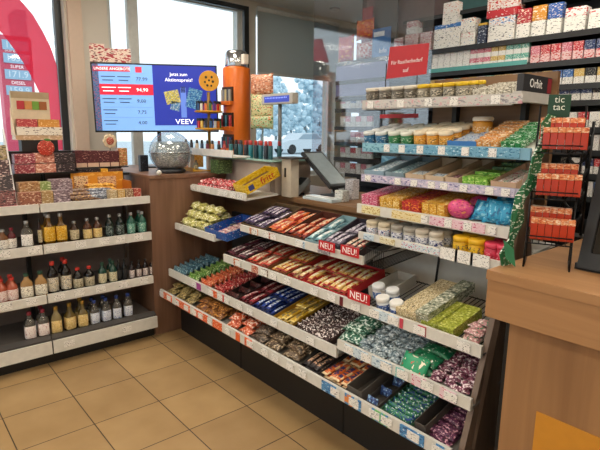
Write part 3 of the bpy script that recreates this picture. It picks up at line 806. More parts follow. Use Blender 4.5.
o = tray(abs(Yat(417, 1.47, .33) - Yat(428, 1.47, .33)), .3, .075, mat('#4e4844', .7), front=.06).build('display_carton'); o.location = at('L1', (Yat(417, 1.47, .33) + Yat(428, 1.47, .33)) / 2, 0, .001); o.rotation_euler = (0, -TILT, 0)
tag(o, 'empty brown display carton beside the green blue bars', 'box')
heap('L1', 430, 446, P('#6b3858', ('#d9a8b4', .25), ('#3c1c34', .3), scale=55), 'plum purple bar at the end of the bottom shelf', 'plum purple bars', .036, .1, .02, .28, 2, turn=.2)

# ---- L3 right part: small pots, long flat packs, green pack
def pot(r, h, body, lid, band=None, lidh=.28):
    b = MB().m(body).lathe([(r * .92, 0), (r, .003), (r, h * (1 - lidh) - .006), (r * .9, h * (1 - lidh))], 18)
    if band: b.m(band).lathe([(r * 1.004, h * .12), (r * 1.012, h * .13), (r * 1.012, h * .55), (r * 1.004, h * .56)], 18, cap=False)
    o = b.build('gum_pot')
    MB().m(lid).lathe([(r * .96, h * (1 - lidh)), (r * 1.03, h * (1 - lidh) + .003), (r * 1.03, h - .006), (r * .92, h)], 18).build('lid', o)
    return o
LIDW = mat('#e6e6e2', .35); LIDG = mat('#a9a398', .4); POTW = mat('#dfe2e4', .3)
def pots(t, us, r, h, body, lid, band, words, grp, rows_=1, s0=None, pitch=None):
    d = TIER[t]; kd = Kind(pot(r, h, body, lid, band), words, 'gum pot', grp)
    for j in range(rows_):
        for u in us:
            s = (s0 if s0 is not None else r + .006) + j * 2.12 * r
            X = d['X'] + .018 + s * math.cos(d['tilt'])
            y = Yat(u, d['X'] + .018 + (s0 or r) , d['z'] + h / 2)
            kd.put(at(t, y, s, .001), (0, -d['tilt'], 0))
    return kd
pots('L3', [382, 396], .03, .07, POTW, LIDW, P('#3b5ea4', ('#dfe6f0', .3), scale=60), 'white mint pot with blue band in front on the middle candy shelf', 'white mint pots in front', 1, .03)
pots('L3', [378, 392], .03, .07, POTW, mat('#e9ecee', .3), P('#4a74b8', ('#dfe6f0', .3), scale=60), 'white mint pot with blue band behind on the middle candy shelf', 'white mint pots behind', 1, .115)
o = tray(.11, .22, .05, mat('#b4b0a8', .7), front=.05).build('display_carton'); o.location = at('L3', Yat(365, 1.61, .7), .1, .001); o.rotation_euler = (0, -TILT, 0)
tag(o, 'white open display carton beside the small mint pots', 'box')
FB = P('#cbb88c', ('#5c5040', .25), ('#efe6cc', .3), scale=50, stretch=(1, 2, 1))
def flat_pack(name, w, d, h, mt, top=None):
    b = MB().m(mt).box((0, -w / 2, 0), (d, w / 2, h), .002); return b.build(name)
kd = Kind(flat_pack('wafer_pack', .072, .33, .03, FB), 'long beige wafer pack lying on the middle candy shelf', 'wafer pack', 'long beige wafer packs')
for i, u in enumerate((405, 416)):
    for k in range(2): kd.put(at('L3', Yat(u, 1.61, .7), .0, .001 + k * .031), (0, -TILT, 0))
kd = Kind(flat_pack('wafer_pack', .06, .35, .045, P('#9aa08a', ('#e6e6d8', .3), ('#4c5a4c', .25), scale=50)), 'long grey green wafer pack beside the beige packs', 'wafer pack', None)
kd.put(at('L3', Yat(424, 1.61, .7), .0, .03), (0, -TILT, 0))
gp = P('#a5ad3c', ('#d8dc8c', .3), ('#7c8828', .25), scale=60)
for i in range(2):
    for k in range(3):
        o = flat_pack('biscuit_pack', .083, .068, .045, gp); o.location = at('L3', Yat(433 + i * 14.5, 1.62, .7), .0 + k * .07, .001); o.rotation_euler = (0, -TILT, 0)
        tag(o, 'yellow green dotted biscuit pack on the middle candy shelf', 'biscuit pack', 'yellow green biscuit packs')
heap('L3', 455, 480, P('#c08a8c', ('#eedcd6', .35), ('#3f7a54', .25), scale=50), 'pink and green wrapped sweet at the end of the middle candy shelf', 'pink green sweets', .04, .07, .02, .2, 2, turn=.6)
# wire basket hanging at the end of the L4 tier
bk = thing('wire_basket', 'black wire basket at the end of the upper candy shelf', 'basket', (1.78, -1.93, .85))
b = MB().m(WIRE)
for i in range(9):
    y = -1.885 - i * .012; b.tube([(1.68, y, .92), (1.68, y, .84), (2.0, y, .87), (2.0, y, .92)], .002, 5)
for z in (.84, .92): b.tube([(1.68, -1.885, z), (1.68, -1.981, z)], .003, 5)
b.build('wire_grid', bk)
for z0, z1, y in ((.84, .87, -1.885), (.92, .92, -1.885), (.84, .87, -1.981), (.92, .92, -1.981)):
    MB().m(WIRE).tube([(1.68, y, z0), (2.0, y, z1)], .003, 5).build('side_wire', bk)

# ---- "NEU!" flags on the rails
REDF = mat('#c4202c', .4, var=.03)
for t, u0, u1, v0, v1, s in (('L4', 319, 335, 241, 251, 'NEU!'), ('L4', 341, 359, 245, 257, 'NEU!'), ('L3', 348, 370, 289, 304, 'NEU!')):
    X = TIER[t]['X'] - .012
    a, c = U(u0, v0, 'X', X), U(u1, v1, 'X', X)
    zl = (a.z + c.z) / 2; z0, z1 = zl - .026, zl + .022
    where = {319: 'on the upper candy shelf beside the grey lilac bars', 341: 'on the upper candy shelf by the wire basket', 348: 'on the middle candy shelf beside the mint pots'}[u0]
    o = tag(MB().m(REDF).box((X - .002, c.y, z0), (X, a.y, z1)).build('shelf_flag', at=(X, (a.y + c.y) / 2, z0)), 'red shelf flag with white lettering ' + where, 'sign')
    MB().m(REDF).box((X, c.y + .02, z0), (X + .012, a.y - .02, z0 + .006)).build('clip', o)
    text('lettering', s, abs(a.y - c.y) * .36, mat('#ffffff', .5, var=0), (X - .003, (a.y + c.y) / 2, (z0 + z1) / 2), FACE_X, o)

# ---- U5 pots
bb = P('#dfe0e4', ('#2c3a78', .45), scale=60)
pots('U5', [370, 382], .03, .07, mat('#d8cdb8', .35), mat('#c9bda4', .4), P('#e2e4ea', ('#2c3a78', .4), ('#c8473c', .1), scale=60), 'cream capped gum pot on the lowest upright shelf', 'cream capped gum pots', 2)
pots('U5', [395, 407.5], .03, .07, mat('#b9b4ac', .35), mat('#9a958c', .4), bb, 'grey capped gum pot with navy band on the lowest upright shelf', 'grey capped gum pots', 2)
pots('U5', [420, 434], .031, .072, mat('#d4cdc0', .35), mat('#bcb3a4', .4), bb, 'beige capped gum pot with navy band on the lowest upright shelf', 'beige capped gum pots', 2)
pots('U5', [459, 474.5], .034, .075, mat('#d8a81c', .35), mat('#e0b020', .4), P('#e3b81e', ('#2c2c50', .25), scale=60), 'yellow fruit gum pot on the lowest upright shelf', 'yellow gum pots', 2)
pots('U5', [491, 503], .034, .072, mat('#c2304c', .35), mat('#d23a56', .4), P('#cf3450', ('#f2c0c8', .2), scale=60), 'raspberry red gum pot at the end of the lowest upright shelf', 'raspberry gum pots', 2)
tags('U5', 0)
for u in (449, 464, 480):                       # big white price cards in front of the yellow and red pots
    X = 1.735; y = Yat(u, X, .96)
    MB().m(PAPER).box((X - .003, y - .04, .935), (X, y + .04, .985)).build('price_card', TIER['U5']['shelf'])
# ---- U4 cartons of small packs
def packs(t, u0, u1, mt, words, grp, n=4, d=.2, h=.045, name='gum_carton', cat='gum carton', rows_=3, lift=0, gap=.004):
    dd = TIER[t]; y0, y1 = Yat(u0, dd['X'] + .03, dd['z'] + .02), Yat(u1, dd['X'] + .03, dd['z'] + .02)
    w = abs(y0 - y1) / n - gap
    kd = Kind(flat_pack(name, w, d / rows_ - gap, h, mt), words, cat, grp)
    for i in range(n):
        for j in range(rows_):
            y = y0 + (y1 - y0) * (i + .5) / n
            kd.put(at(t, y, .004 + j * d / rows_, .001 + lift * j), (0, -dd['tilt'], 0))
packs('U4', 361, 377, P('#d25a80', ('#f6dbe4', .3), ('#a8305c', .2), scale=60), 'pink gum packet at the start of the carton shelf', 'pink gum packets', 2, .26, .06, 'gum_packet', 'gum packet', 4)
packs('U4', 379, 399, P('#dba62c', ('#f6e6b4', .35), ('#a8741c', .2), scale=60), 'golden yellow gum packet beside the pink packets', 'golden gum packets', 3, .28, .06, 'gum_packet', 'gum packet', 4)
packs('U4', 401, 419, P('#c22c38', ('#f0a03c', .3), ('#8c1424', .2), scale=55), 'red and orange gum packet on the carton shelf', 'red orange gum packets', 2, .28, .055, 'gum_packet', 'gum packet', 5)
packs('U4', 421, 444, P('#e0ac3c', ('#f4dca0', .3), ('#c87a24', .2), scale=55), 'amber fruit gum packet on the carton shelf', 'amber gum packets', 3, .28, .06, 'gum_packet', 'gum packet', 4)
def roll_bag(t, u, r, mt, label, s=.05):
    d = TIER[t]; b = MB().m(mt).sphere((0, 0, r * .72), r, 18, 12, (.7, 1, .72))
    o = b.build('candy_bag'); o.location = at(t, Yat(u, d['X'] + .05, d['z'] + r * .6), s + r * .4, .001); o.rotation_euler = (0, 0, random.uniform(-.2, .2)); return tag(o, label, 'candy bag')
pk = P('#dc4f88', ('#f2c23c', .12), ('#b02c64', .25), scale=40)
roll_bag('U4', 457, .06, pk, 'plump pink bubble gum bag in front on the carton shelf', .02); roll_bag('U4', 463, .055, pk, 'plump pink bubble gum bag behind the front one', .14)
def soft_bag(t, u, w, h, th, mt, label, s=.03, lean=-70, yaw=0):
    d = TIER[t]; b = MB().m(mt).pillow(h, w, th, nx=8, ny=10); bmesh.ops.translate(b.bm, verts=b.bm.verts, vec=(h / 2, 0, -th / 2))
    o = b.build('candy_bag'); o.location = at(t, Yat(u, d['X'] + .05, d['z'] + h * .4), s, .006); o.rotation_euler = (0, R(lean), yaw); return tag(o, label, 'candy bag')
bl = P('#2f9cc8', ('#8ccfe6', .25), ('#1a6a9c', .3), scale=35)
soft_bag('U4', 479, .11, .1, .06, bl, 'bright blue marshmallow bag beside the pink gum bags', .04, -55)
soft_bag('U4', 493, .1, .11, .05, bl, 'bright blue marshmallow bag standing in the middle of the blue ones', .03, -65, .15)
soft_bag('U4', 504, .07, .1, .04, bl, 'bright blue marshmallow bag against the wooden end panel', .03, -70, .2)
soft_bag('U4', 488, .12, .12, .05, bl, 'bright blue marshmallow bag lying behind the other blue ones', .14, -50)
# ---- U3
def tilted_tray(t, u0, u1, label, mt, depth=.3, h=.05, tilt=9):
    d = TIER[t]; y0, y1 = Yat(u0, d['X'] + .03, d['z'] + .02), Yat(u1, d['X'] + .03, d['z'] + .02)
    o = tray(abs(y0 - y1) - .006, depth, h, mt, front=.03).build('display_carton'); o.location = at(t, (y0 + y1) / 2, .0, .001); o.rotation_euler = (0, -R(tilt), 0)
    return tag(o, label, 'box'), (y0 + y1) / 2, abs(y0 - y1)
def sticks(t, ym, w, mt, words, grp, n=7, depth=.28, h=.014, tilt=9, cols_=1, from_=.0):
    kd = Kind(MB().m(mt).box((-.013, -w / cols_ / 2 + .006, 0), (.013, w / cols_ / 2 - .006, h), .002).build('gum_stick'), words, 'gum packet', grp)
    d = TIER[t]
    for c in range(cols_):
        for i in range(n):
            s = from_ + .02 + i * (depth - from_ - .03) / n
            p = at(t, ym + (c - (cols_ - 1) / 2) * w / cols_, s * math.cos(R(tilt)), .006 + s * math.sin(R(tilt)) + .0)
            kd.put(p, (0, -R(tilt) - R(8), 0))
o, ym, w = tilted_tray('U3', 364, 384, 'pale blue display carton first on the chewing gum shelf', mat('#8fa9b8', .6)); sticks('U3', ym, w - .01, P('#b9d0dc', ('#f0f4f4', .3), ('#5c8ca8', .3), scale=55), 'pale blue gum packet in the first carton of the chewing gum shelf', 'pale blue gum packets', 10)
o, ym, w = tilted_tray('U3', 385, 404, 'blue grey display carton second on the chewing gum shelf', mat('#8397a0', .6)); sticks('U3', ym, w - .01, P('#9cbcc4', ('#e6f0f0', .3), ('#4a7c8c', .3), scale=55), 'blue grey gum packet in the second carton of the chewing gum shelf', 'blue grey gum packets', 10)
o, ym, w = tilted_tray('U3', 405, 424, 'beige display carton with few packets beside the blue grey one', mat('#cdb598', .7)); sticks('U3', ym, w - .01, P('#c9cdcc', ('#5c7c9c', .3), scale=55), 'silver gum packet at the front of the beige carton', 'silver gum packets', 4, .12)
o, ym, w = tilted_tray('U3', 425, 444, 'beige display carton in the middle of the chewing gum shelf', mat('#d2bb9e', .7)); sticks('U3', ym, w - .01, P('#b9c4cc', ('#4c6c8c', .3), scale=55), 'grey gum packet at the front of the middle beige carton', 'grey gum packets', 3, .1)
o, ym, w = tilted_tray('U3', 445, 459, 'maroon edged display carton on the chewing gum shelf', mat('#c4ab90', .7)); sticks('U3', ym, w - .01, P('#5c2434', ('#b98a94', .25), scale=55), 'maroon gum packet on the chewing gum shelf', 'maroon gum packets', 3, .1)
packs('U3', 461, 487, P('#7cb83c', ('#c8e08c', .3), ('#3f7a24', .25), scale=50), 'lime green gum box on the chewing gum shelf', 'lime green gum boxes', 2, .2, .038, 'gum_box', 'gum box', 2, .012)
packs('U3', 466, 490, P('#3c6a34', ('#8cb05c', .25), ('#24441f', .3), scale=50), 'dark green gum box behind the lime green ones', 'dark green gum boxes', 2, .16, .034, 'gum_box', 'gum box', 2, .012)
for o in [x for x in COL.objects if x.get('group') == 'dark green gum boxes']: o.location.x += .2; o.location.z += .04
o, ym, w = tilted_tray('U3', 490, 517, 'beige display carton at the end of the chewing gum shelf', mat('#c9a98c', .7)); sticks('U3', ym, w - .01, P('#d9cdc8', ('#b04c5c', .25), ('#5c8c6c', .25), scale=55), 'white gum packet with red print in the end carton', 'white red gum packets', 9, .26, cols_=2)
# ---- U2
pots('U2', [368, 380], .031, .062, mat('#2b6a94', .3), mat('#dfe4e4', .4), P('#2b6a94', ('#dfeaf2', .25), scale=60), 'blue gum pot with white lid on the upper pot shelf', 'blue gum pots', 4)
pots('U2', [393, 405.5], .031, .062, mat('#2c7a48', .3), mat('#e2e6dc', .4), P('#2c7a48', ('#e6eedc', .25), scale=60), 'green gum pot with white lid on the upper pot shelf', 'green gum pots', 4)
pots('U2', [419, 432, 444.5], .032, .068, mat('#d9962c', .3), mat('#efe2c8', .4), P('#e0a03c', ('#5c4a38', .25), ('#f6e0b0', .2), scale=60), 'orange gum pot with cream lid on the upper pot shelf', 'orange gum pots', 4)
o = pot(.045, .1, mat('#d8952c', .3), mat('#ece4d4', .4), P('#dfa044', ('#efe6d4', .3), ('#3a3a3a', .1), scale=50), .2); o.location = at('U2', Yat(478, 2.1, 1.4), .2, .001); tag(o, 'large orange tub with white lid behind on the upper pot shelf', 'gum tub')
o = tray(.14, .26, .04, mat('#3f7cc0', .5), front=.03).build('display_carton'); o.location = at('U2', Yat(462, 1.94, 1.37), 0, .001); o.rotation_euler = (0, -R(6), 0); tag(o, 'blue display carton beside the orange pots', 'box')
sticks('U2', Yat(462, 1.94, 1.37), .13, P('#c9d8e8', ('#4a7cc0', .3), scale=55), 'white blue gum packet in the blue carton', 'white blue gum packets', 6, .22, tilt=6)
packs('U2', 474, 498, P('#df9a4c', ('#f4e4cc', .42), ('#a85c24', .15), scale=55), 'orange and white gum packet on the upper pot shelf', 'orange white gum packets', 3, .28, .035, 'gum_packet', 'gum packet', 7, .006)
packs('U2', 500, 521, P('#2f8a4c', ('#dcecdc', .35), ('#1a5c30', .2), scale=55), 'green and white gum packet on the upper pot shelf', 'green white gum packets', 3, .26, .032, 'gum_packet', 'gum packet', 7, .006)
# ---- U1
pots('U1', [370, 383, 396, 409], .032, .066, mat('#5c564c', .3), mat('#d6cfc2', .4), P('#6c655a', ('#d9d2c2', .35), ('#2c2824', .3), scale=60), 'dark taupe gum pot with light lid on the top shelf', 'dark taupe gum pots', 3)
pots('U1', [422, 435, 448, 461], .031, .066, mat('#8c8474', .3), mat('#d8b41c', .4), P('#8a8478', ('#e6dcc4', .35), ('#3a362e', .3), scale=60), 'gum pot with yellow lid on the top shelf', 'yellow lidded gum pots', 3)
packs('U1', 472, 519, P('#b9b2a0', ('#e9e4d8', .4), ('#6c665c', .2), scale=60), 'small beige and white gum packet on the top shelf', 'beige white gum packets', 6, .25, .03, 'gum_packet', 'gum packet', 6, .004)
o = thing('gum_display_carton', 'black display carton with white lettering at the end of the top shelf', 'box', (2.1, -2.39, 1.6165))
MB().m(mat('#bfbcb8', .35)).box((1.97, -2.405, 1.575), (2.25, -2.371, 1.616)).build('end_rail', TIER['U1']['shelf'])
x0_, x1_ = 1.985, 2.24
MB().m(mat('#2c2c30', .5)).box((x0_, -2.402, 1.6165), (x1_, -2.374, 1.685), .002).build('carton', o)
MB().m(mat('#8c2430', .5)).box((x1_ - .04, -2.404, 1.62), (x1_ - .005, -2.4022, 1.68)).build('red_patch', o)
text('lettering', 'Orbit', .05, mat('#e6e6e6', .5, var=0), ((x0_ + x1_) / 2 - .02, -2.403, 1.65), FACE_Y, o)

# ---- S1 / S2: the short side shelves
heap('S1', 196, 226, P('#c9343c', ('#f2e6e2', .3), ('#2c1a1c', .3), scale=45), 'red white and black wrapped lolly on the short upper shelf', 'wrapped lollies', .035, .05, .03, .2, 2, turn=.8, name='wrapped_lolly')
fr = thing('candy_carton', 'yellow carton with red lettering propped up on the short upper shelf', 'box', (0, 0, 0))
ym = P('#e3bd1e', ('#f0d860', .25), ('#c89a14', .2), scale=30)
w_, d_2, h_ = .15, .265, .06
tray(w_, d_2, h_, ym, front=.06).build('carton', fr)
MB().m(mat('#6a4a24', .7)).box((.004, -w_ / 2 + .004, .02), (d_2 - .004, w_ / 2 - .004, .022)).build('inner_bottom', fr)
t_ = text('lettering', 'fritt', .062, mat('#c4202c', .4, var=0), (.17, -w_ / 2 - .0006, .031), FACE_Y, fr, sx=1.15)
MB().m(mat('#3b4a8c', .5)).box((.02, -w_ / 2 - .001, .012), (.06, -w_ / 2 - .0002, .045)).build('blue_patch', fr)
fr.location = Vector((1.735, -.775, 1.056)); fr.rotation_euler = (0, -R(24), R(-4))
heap('S2', 180, 207, P('#b9b45a', ('#efeccf', .4), ('#77743a', .25), scale=40), 'pale yellow green sweet bag on the short lower shelf', 'yellow green sweet bags', .085, .09, .058, .27, 4, name='candy_bag', cat='candy bag', turn=.3)
def open_box(t, u0, u1, mt, inner, label, depth=.26, h=.06, tilt=14, s=0.0):
    d = TIER[t]; y0, y1 = Yat(u0, d['X'] + .03, d['z'] + .03), Yat(u1, d['X'] + .03, d['z'] + .03)
    o = tray(abs(y0 - y1) - .004, depth, h, mt, front=h * .8).build('display_carton'); o.location = at(t, (y0 + y1) / 2, s, .001); o.rotation_euler = (0, -R(tilt), 0)
    tag(o, label, 'box'); return (y0 + y1) / 2, abs(y0 - y1)
BB = P('#2458a8', ('#d8e0ec', .1), ('#c03a3c', .08), scale=35)
open_box('S2', 205, 227, BB, None, 'open blue sweets carton with red print on the short lower shelf', .3, .065, 9)
sticks('S2', Yat(216, 1.6, .8), .1, P('#d8a0a0', ('#f2ece6', .4), ('#a8343c', .2), scale=50), 'pink white sweet roll in the blue carton', 'pink white sweet rolls', 6, .27, tilt=9)

# ================================================================== GREY CABINET + RISER WITH VAPES
cab = thing('grey_cabinet', 'beige grey rounded cabinet under the glass shelf on the till counter', 'cabinet', (2.15, -.53, 1.02))
MB().m(mat('#a89b90', .5, var=.03)).box((2.0, -.775, 1.0205), (2.32, .12, 1.245), .02).build('body', cab)
MB().m(mat('#bdb1a5', .5, var=.03)).box((1.992, -.73, 1.04), (2.0, -.25, 1.225), .003).build('front_panel', cab)
MB().m(mat('#9fc4ba', .1)).box((1.96, -.80, 1.2455), (2.32, .12, 1.258), .002).build('glass_top', cab)
ws = thing('riser_shelf', 'white riser shelf with raised front edge holding small bottles', 'shelf', (1.95, -.05, 1.14))
MB().m(WHITE).box((1.86, -.2, 1.262), (1.998, .32, 1.272)).box((1.85, -.2, 1.262), (1.86, .32, 1.312)).build('shelf_board', ws)
MB().m(WHITE).box((1.95, .0, 1.1405), (1.985, .03, 1.262)).build('post', ws); MB().m(WHITE).box((1.95, .28, 1.1405), (1.985, .31, 1.262)).build('post', ws)
ws2 = thing('riser_shelf', 'short white riser shelf in front of the grey cabinet top', 'shelf', (1.9, -.35, 1.2))
MB().m(WHITE).box((1.86, -.49, 1.262), (2.0, -.2015, 1.272)).box((1.85, -.49, 1.262), (1.86, -.2015, 1.312)).build('shelf_board', ws2)
MB().m(WHITE).box((1.962, -.45, 1.2585), (1.995, -.25, 1.262)).build('bracket', ws2)
def vape(col, cap, h=.1, r=.013):
    o = MB().m(mat(col, .3)).lathe([(r * .9, 0), (r, .003), (r, h * .72), (r * .9, h * .74)], 12).build('vape_bottle')
    MB().m(mat(cap, .3)).lathe([(r * .7, h * .74), (r * .75, h * .76), (r * .7, h * .97), (r * .5, h)], 12).build('cap', o); return o
VC = ['#b03a34', '#2c2c34', '#d8c8b0', '#30405a', '#7a3040', '#c88a5c', '#22262c', '#a8443c', '#3a4a6a', '#1e2024', '#c8a890', '#5a2a3a']
CN = {'#b03a34': 'brick red', '#2c2c34': 'charcoal', '#d8c8b0': 'cream', '#30405a': 'slate blue', '#7a3040': 'wine red', '#c88a5c': 'tan', '#22262c': 'black', '#a8443c': 'rust red', '#3a4a6a': 'steel blue', '#1e2024': 'jet black', '#c8a890': 'sand', '#5a2a3a': 'plum'}
ORD = ['first', 'second', 'third', 'fourth', 'fifth', 'sixth', 'seventh', 'eighth', 'ninth', 'tenth', 'eleventh', 'twelfth', 'thirteenth']
for i, u in enumerate((186, 191.5, 197, 202, 207.5, 212.5)):
    z = 1.2725; X = 1.9; y = Yat(u, X, z + .05); o = vape(VC[i], '#1c1c20', .1); o.location = (X, y, z)
    tag(o, '%s vape bottle on the white riser shelf, %s from its wall end' % (CN[VC[i]], ORD[i]), 'bottle')
for i, u in enumerate((219, 224.5)):
    X = 1.91; z = 1.2725; y = Yat(u, X, z + .05); o = vape(VC[i + 6], '#8c2a2c', .1); o.location = (X, y, z)
    tag(o, '%s vape bottle on the short white riser shelf' % CN[VC[i + 6]], 'bottle')
V2 = ['#2a7a80', '#1e3a40', '#245a6c', '#2b2e38', '#1f7a86', '#24424e', '#2c6a78', '#303440']
N2 = ['teal', 'dark green', 'petrol', 'graphite', 'turquoise', 'dark petrol', 'sea blue', 'ink']
for i, u in enumerate((231, 236, 241, 246, 251, 256, 261, 266, 270.5)):
    X = 2.03; z = 1.2585; y = Yat(u, X, z + .06); c = (V2 + ['#2a5560'])[i]; o = vape(c, '#b8342c' if i > 2 else '#1c1c20', .12, .016); o.location = (X, y, z)
    tag(o, '%s vape bottle standing on the glass cabinet top' % (N2 + ['grey petrol'])[i], 'bottle')
    if i % 2 == 0:
        o = vape(c, '#8c2a2c', .12, .016); o.location = (X + .06, y - .02, z); tag(o, '%s vape bottle behind the front ones on the glass cabinet top' % (N2 + ['grey petrol'])[i], 'bottle')
# lighter carousel with round smiley-like sign board
zc = 1.2725; q = Vector((1.952, Yat(209, 1.952, 1.5), zc))
ca = thing('lighter_carousel', 'yellow tiered lighter stand with a round orange sign on top', 'display stand', q)
zz = [U(209, v, 'X', q.x).z for v in (132, 118)]
MB().m(mat('#8a6a1c', .4)).tube([(q.x, q.y, zc), (q.x, q.y, U(209, 92, 'X', q.x).z)], .012).build('pole', ca)
MB().m(mat('#d89a1c', .4)).lathe([(.075, zc), (.08, zc + .004), (.08, zc + .012), (.075, zc + .016)], c=(q.x, q.y, 0)).build('base', ca)
tz = [U(209, 129, 'X', q.x).z, U(209, 112, 'X', q.x).z]
for z in tz: MB().m(mat('#d89a1c', .4)).lathe([(.02, z - .012), (.1, z - .004), (.105, z), (.105, z + .006), (.1, z + .008)], 24, c=(q.x, q.y, 0)).build('tray', ca)
sg = U(209, 81, 'X', q.x)
dvec = (CAMP - sg); dvec.z = 0; dvec.normalize(); ang = math.atan2(dvec.x, -dvec.y)
b = MB().m(mat('#e3a32c', .4)).lathe([(.072, -.004), (.074, -.003), (.074, .003), (.072, .004)], 28)
bmesh.ops.rotate(b.bm, cent=(0, 0, 0), matrix=Matrix.Rotation(R(90), 3, 'X'), verts=b.bm.verts); bmesh.ops.rotate(b.bm, cent=(0, 0, 0), matrix=Matrix.Rotation(ang, 3, 'Z'), verts=b.bm.verts)
bmesh.ops.translate(b.bm, vec=sg, verts=b.bm.verts); sb = b.build('sign_board', ca)
b = MB().m(mat('#2c2414', .5))
for dx, dz, r in ((-.022, .026, .010), (.02, .028, .009), (-.03, -.008, .008), (.028, -.004, .01), (0, .004, .008), (-.012, -.032, .009), (.016, -.034, .008)): b.sphere((dx, -.004, dz), r, 10, 6, (1, .25, 1))
bmesh.ops.rotate(b.bm, cent=(0, 0, 0), matrix=Matrix.Rotation(ang, 3, 'Z'), verts=b.bm.verts); bmesh.ops.translate(b.bm, vec=sg, verts=b.bm.verts); b.build('printed_marks', sb)
LC = ['#c8372c', '#2c5a8c', '#2c7a48', '#e0c060', '#d8d8d4', '#7a3c8c', '#202226', '#d8762c']; LN = ['red', 'blue', 'green', 'yellow', 'white', 'violet', 'black', 'orange']
LK = {}
for c, n in zip(LC, LN):
    o = MB().m(mat(c, .3)).box((-.009, -.006, 0), (.009, .006, .05), .003).build('lighter')
    MB().m(mat('#1c1c1e', .4)).box((-.009, -.006, .05), (.009, .006, .07), .002).build('lighter_top', o)
    LK[n] = {0: Kind(o, '', 'lighter', None)}
for ti, z in enumerate(tz):
    for i in range(16):
        a = i / 16 * 2 * math.pi; n = LN[(i * 3 + ti) % 8]
        LK[n][0].put((q.x + .086 * math.cos(a), q.y + .086 * math.sin(a), z + .0085), (0, 0, a + R(90)), '%s pocket lighter on the %s tray of the yellow stand' % (n, ('lower', 'upper')[ti]), '%s lighters on the %s tray' % (n, ('lower', 'upper')[ti]))
# orange tower
tx = 2.20; tq = Vector((tx, Yat(237, tx, 1.5), 1.2585)); zt_ = U(237, 68, 'X', tx).z; zs = U(237, 51, 'X', tx).z
tw = thing('orange_display_tower', 'orange rounded display tower with slots of small packs and a chrome top', 'display stand', tq)
OM = mat('#e0701c', .35, var=.03)
MB().m(OM).lathe([(.1, tq.z), (.105, tq.z + .01), (.105, zt_ - .01), (.1, zt_)], 24, c=(tq.x, tq.y, 0)).build('column', tw)
MB().m(CHROME).lathe([(.085, zt_), (.088, zt_ + .01), (.085, zs - .02), (.07, zs)], 24, c=(tq.x, tq.y, 0)).build('chrome_top', tw)
MB().m(mat('#efe6d8', .5)).box((tq.x - .02, tq.y - .135, zt_ + .02), (tq.x + .02, tq.y - .0951, zt_ + .09)).build('tag', tw)
ta = math.atan2(CAMP.y - tq.y, CAMP.x - tq.x) - .75
for k, (v, nm) in enumerate(((96, 'grey'), (121, 'red black'), (142, 'blue'))):
    z = U(237, v, 'X', tx).z
    Mx = Matrix.Translation((tq.x, tq.y, z)) @ Matrix.Rotation(ta, 4, 'Z')
    MB().m(mat('#3a2416', .5)).box((.04, -.052, -.045), (.108, .052, .06), 0, Mx).build('slot', tw)
    MB().m(OM).box((.1, -.056, -.075), (.135, .056, -.045), .003, Mx).build('slot_ledge', tw)
    for j in range(5):
        c = [['#c8c4bc', '#7c8088', '#d8c890', '#4c5058', '#a8a49c'], ['#a82c34', '#20242c', '#4c8ca0', '#20242c', '#b83c44'], ['#34507c', '#20242c', '#24606c', '#7c2c3c', '#2c3c6c']][k][j]
        o = MB().m(mat(c, .35)).box((-.008, -.008, 0), (.008, .008, .085), .002).build('vape_pack')
        o.location = Mx @ Vector((.119, -.04 + j * .02, -.0445)); o.rotation_euler = (0, 0, ta)
        tag(o, '%s pack in the %s slot of the orange tower, %s in its row' % (['pale', 'dark', 'bright', 'small', 'narrow'][j], ('upper', 'middle', 'lower')[k], ORD[j]), 'pack')
# hanging snack bags behind the tower
st = thing('bag_stand', 'chrome rod stand with hooks behind the orange tower', 'stand', (2.34, Yat(262, 2.34, 1.3), 1.2))
sx_, sy_ = 2.28, Yat(255, 2.28, 1.5)
sx_, sy_ = 2.30, Yat(263, 2.30, 1.5)
st.location = (sx_, sy_, 1.2585)
MB().m(CHROME).tube([(sx_ - .004, sy_, 1.2585), (sx_ - .004, sy_, 1.83)], .006).build('rod', st); MB().m(CHROME).lathe([(.05, 1.2585), (.05, 1.266), (.02, 1.27)], c=(sx_ - .02, sy_, 0)).build('base', st)
for k, (v0, v1, c, lab) in enumerate(((76, 99, P('#d8906c', ('#f0dcc8', .3), ('#7c3c2c', .2), scale=30), 'peach coloured snack bag hanging highest behind the orange tower'), (96, 122, P('#d9d6a4', ('#3c7a3c', .25), ('#c8402c', .15), scale=28), 'pale snack bag with green print hanging behind the orange tower'), (118, 132, P('#b8c89c', ('#d8602c', .2), ('#5c7c3c', .3), scale=30), 'green snack bag hanging lowest behind the orange tower'))):
    X = sx_ - .05 - k * .014; a, c_ = U(262, v0, 'X', X), U(262, v1, 'X', X); h = a.z - c_.z
    b = MB().m(c).pillow(h, .2, .045); bmesh.ops.rotate(b.bm, cent=(0, 0, .02), matrix=Matrix.Rotation(R(-90), 3, 'Y'), verts=b.bm.verts)
    o = b.build('snack_bag'); o.location = (X, a.y, (a.z + c_.z) / 2); o.rotation_euler = (0, 0, R(20)); tag(o, lab, 'snack bag')

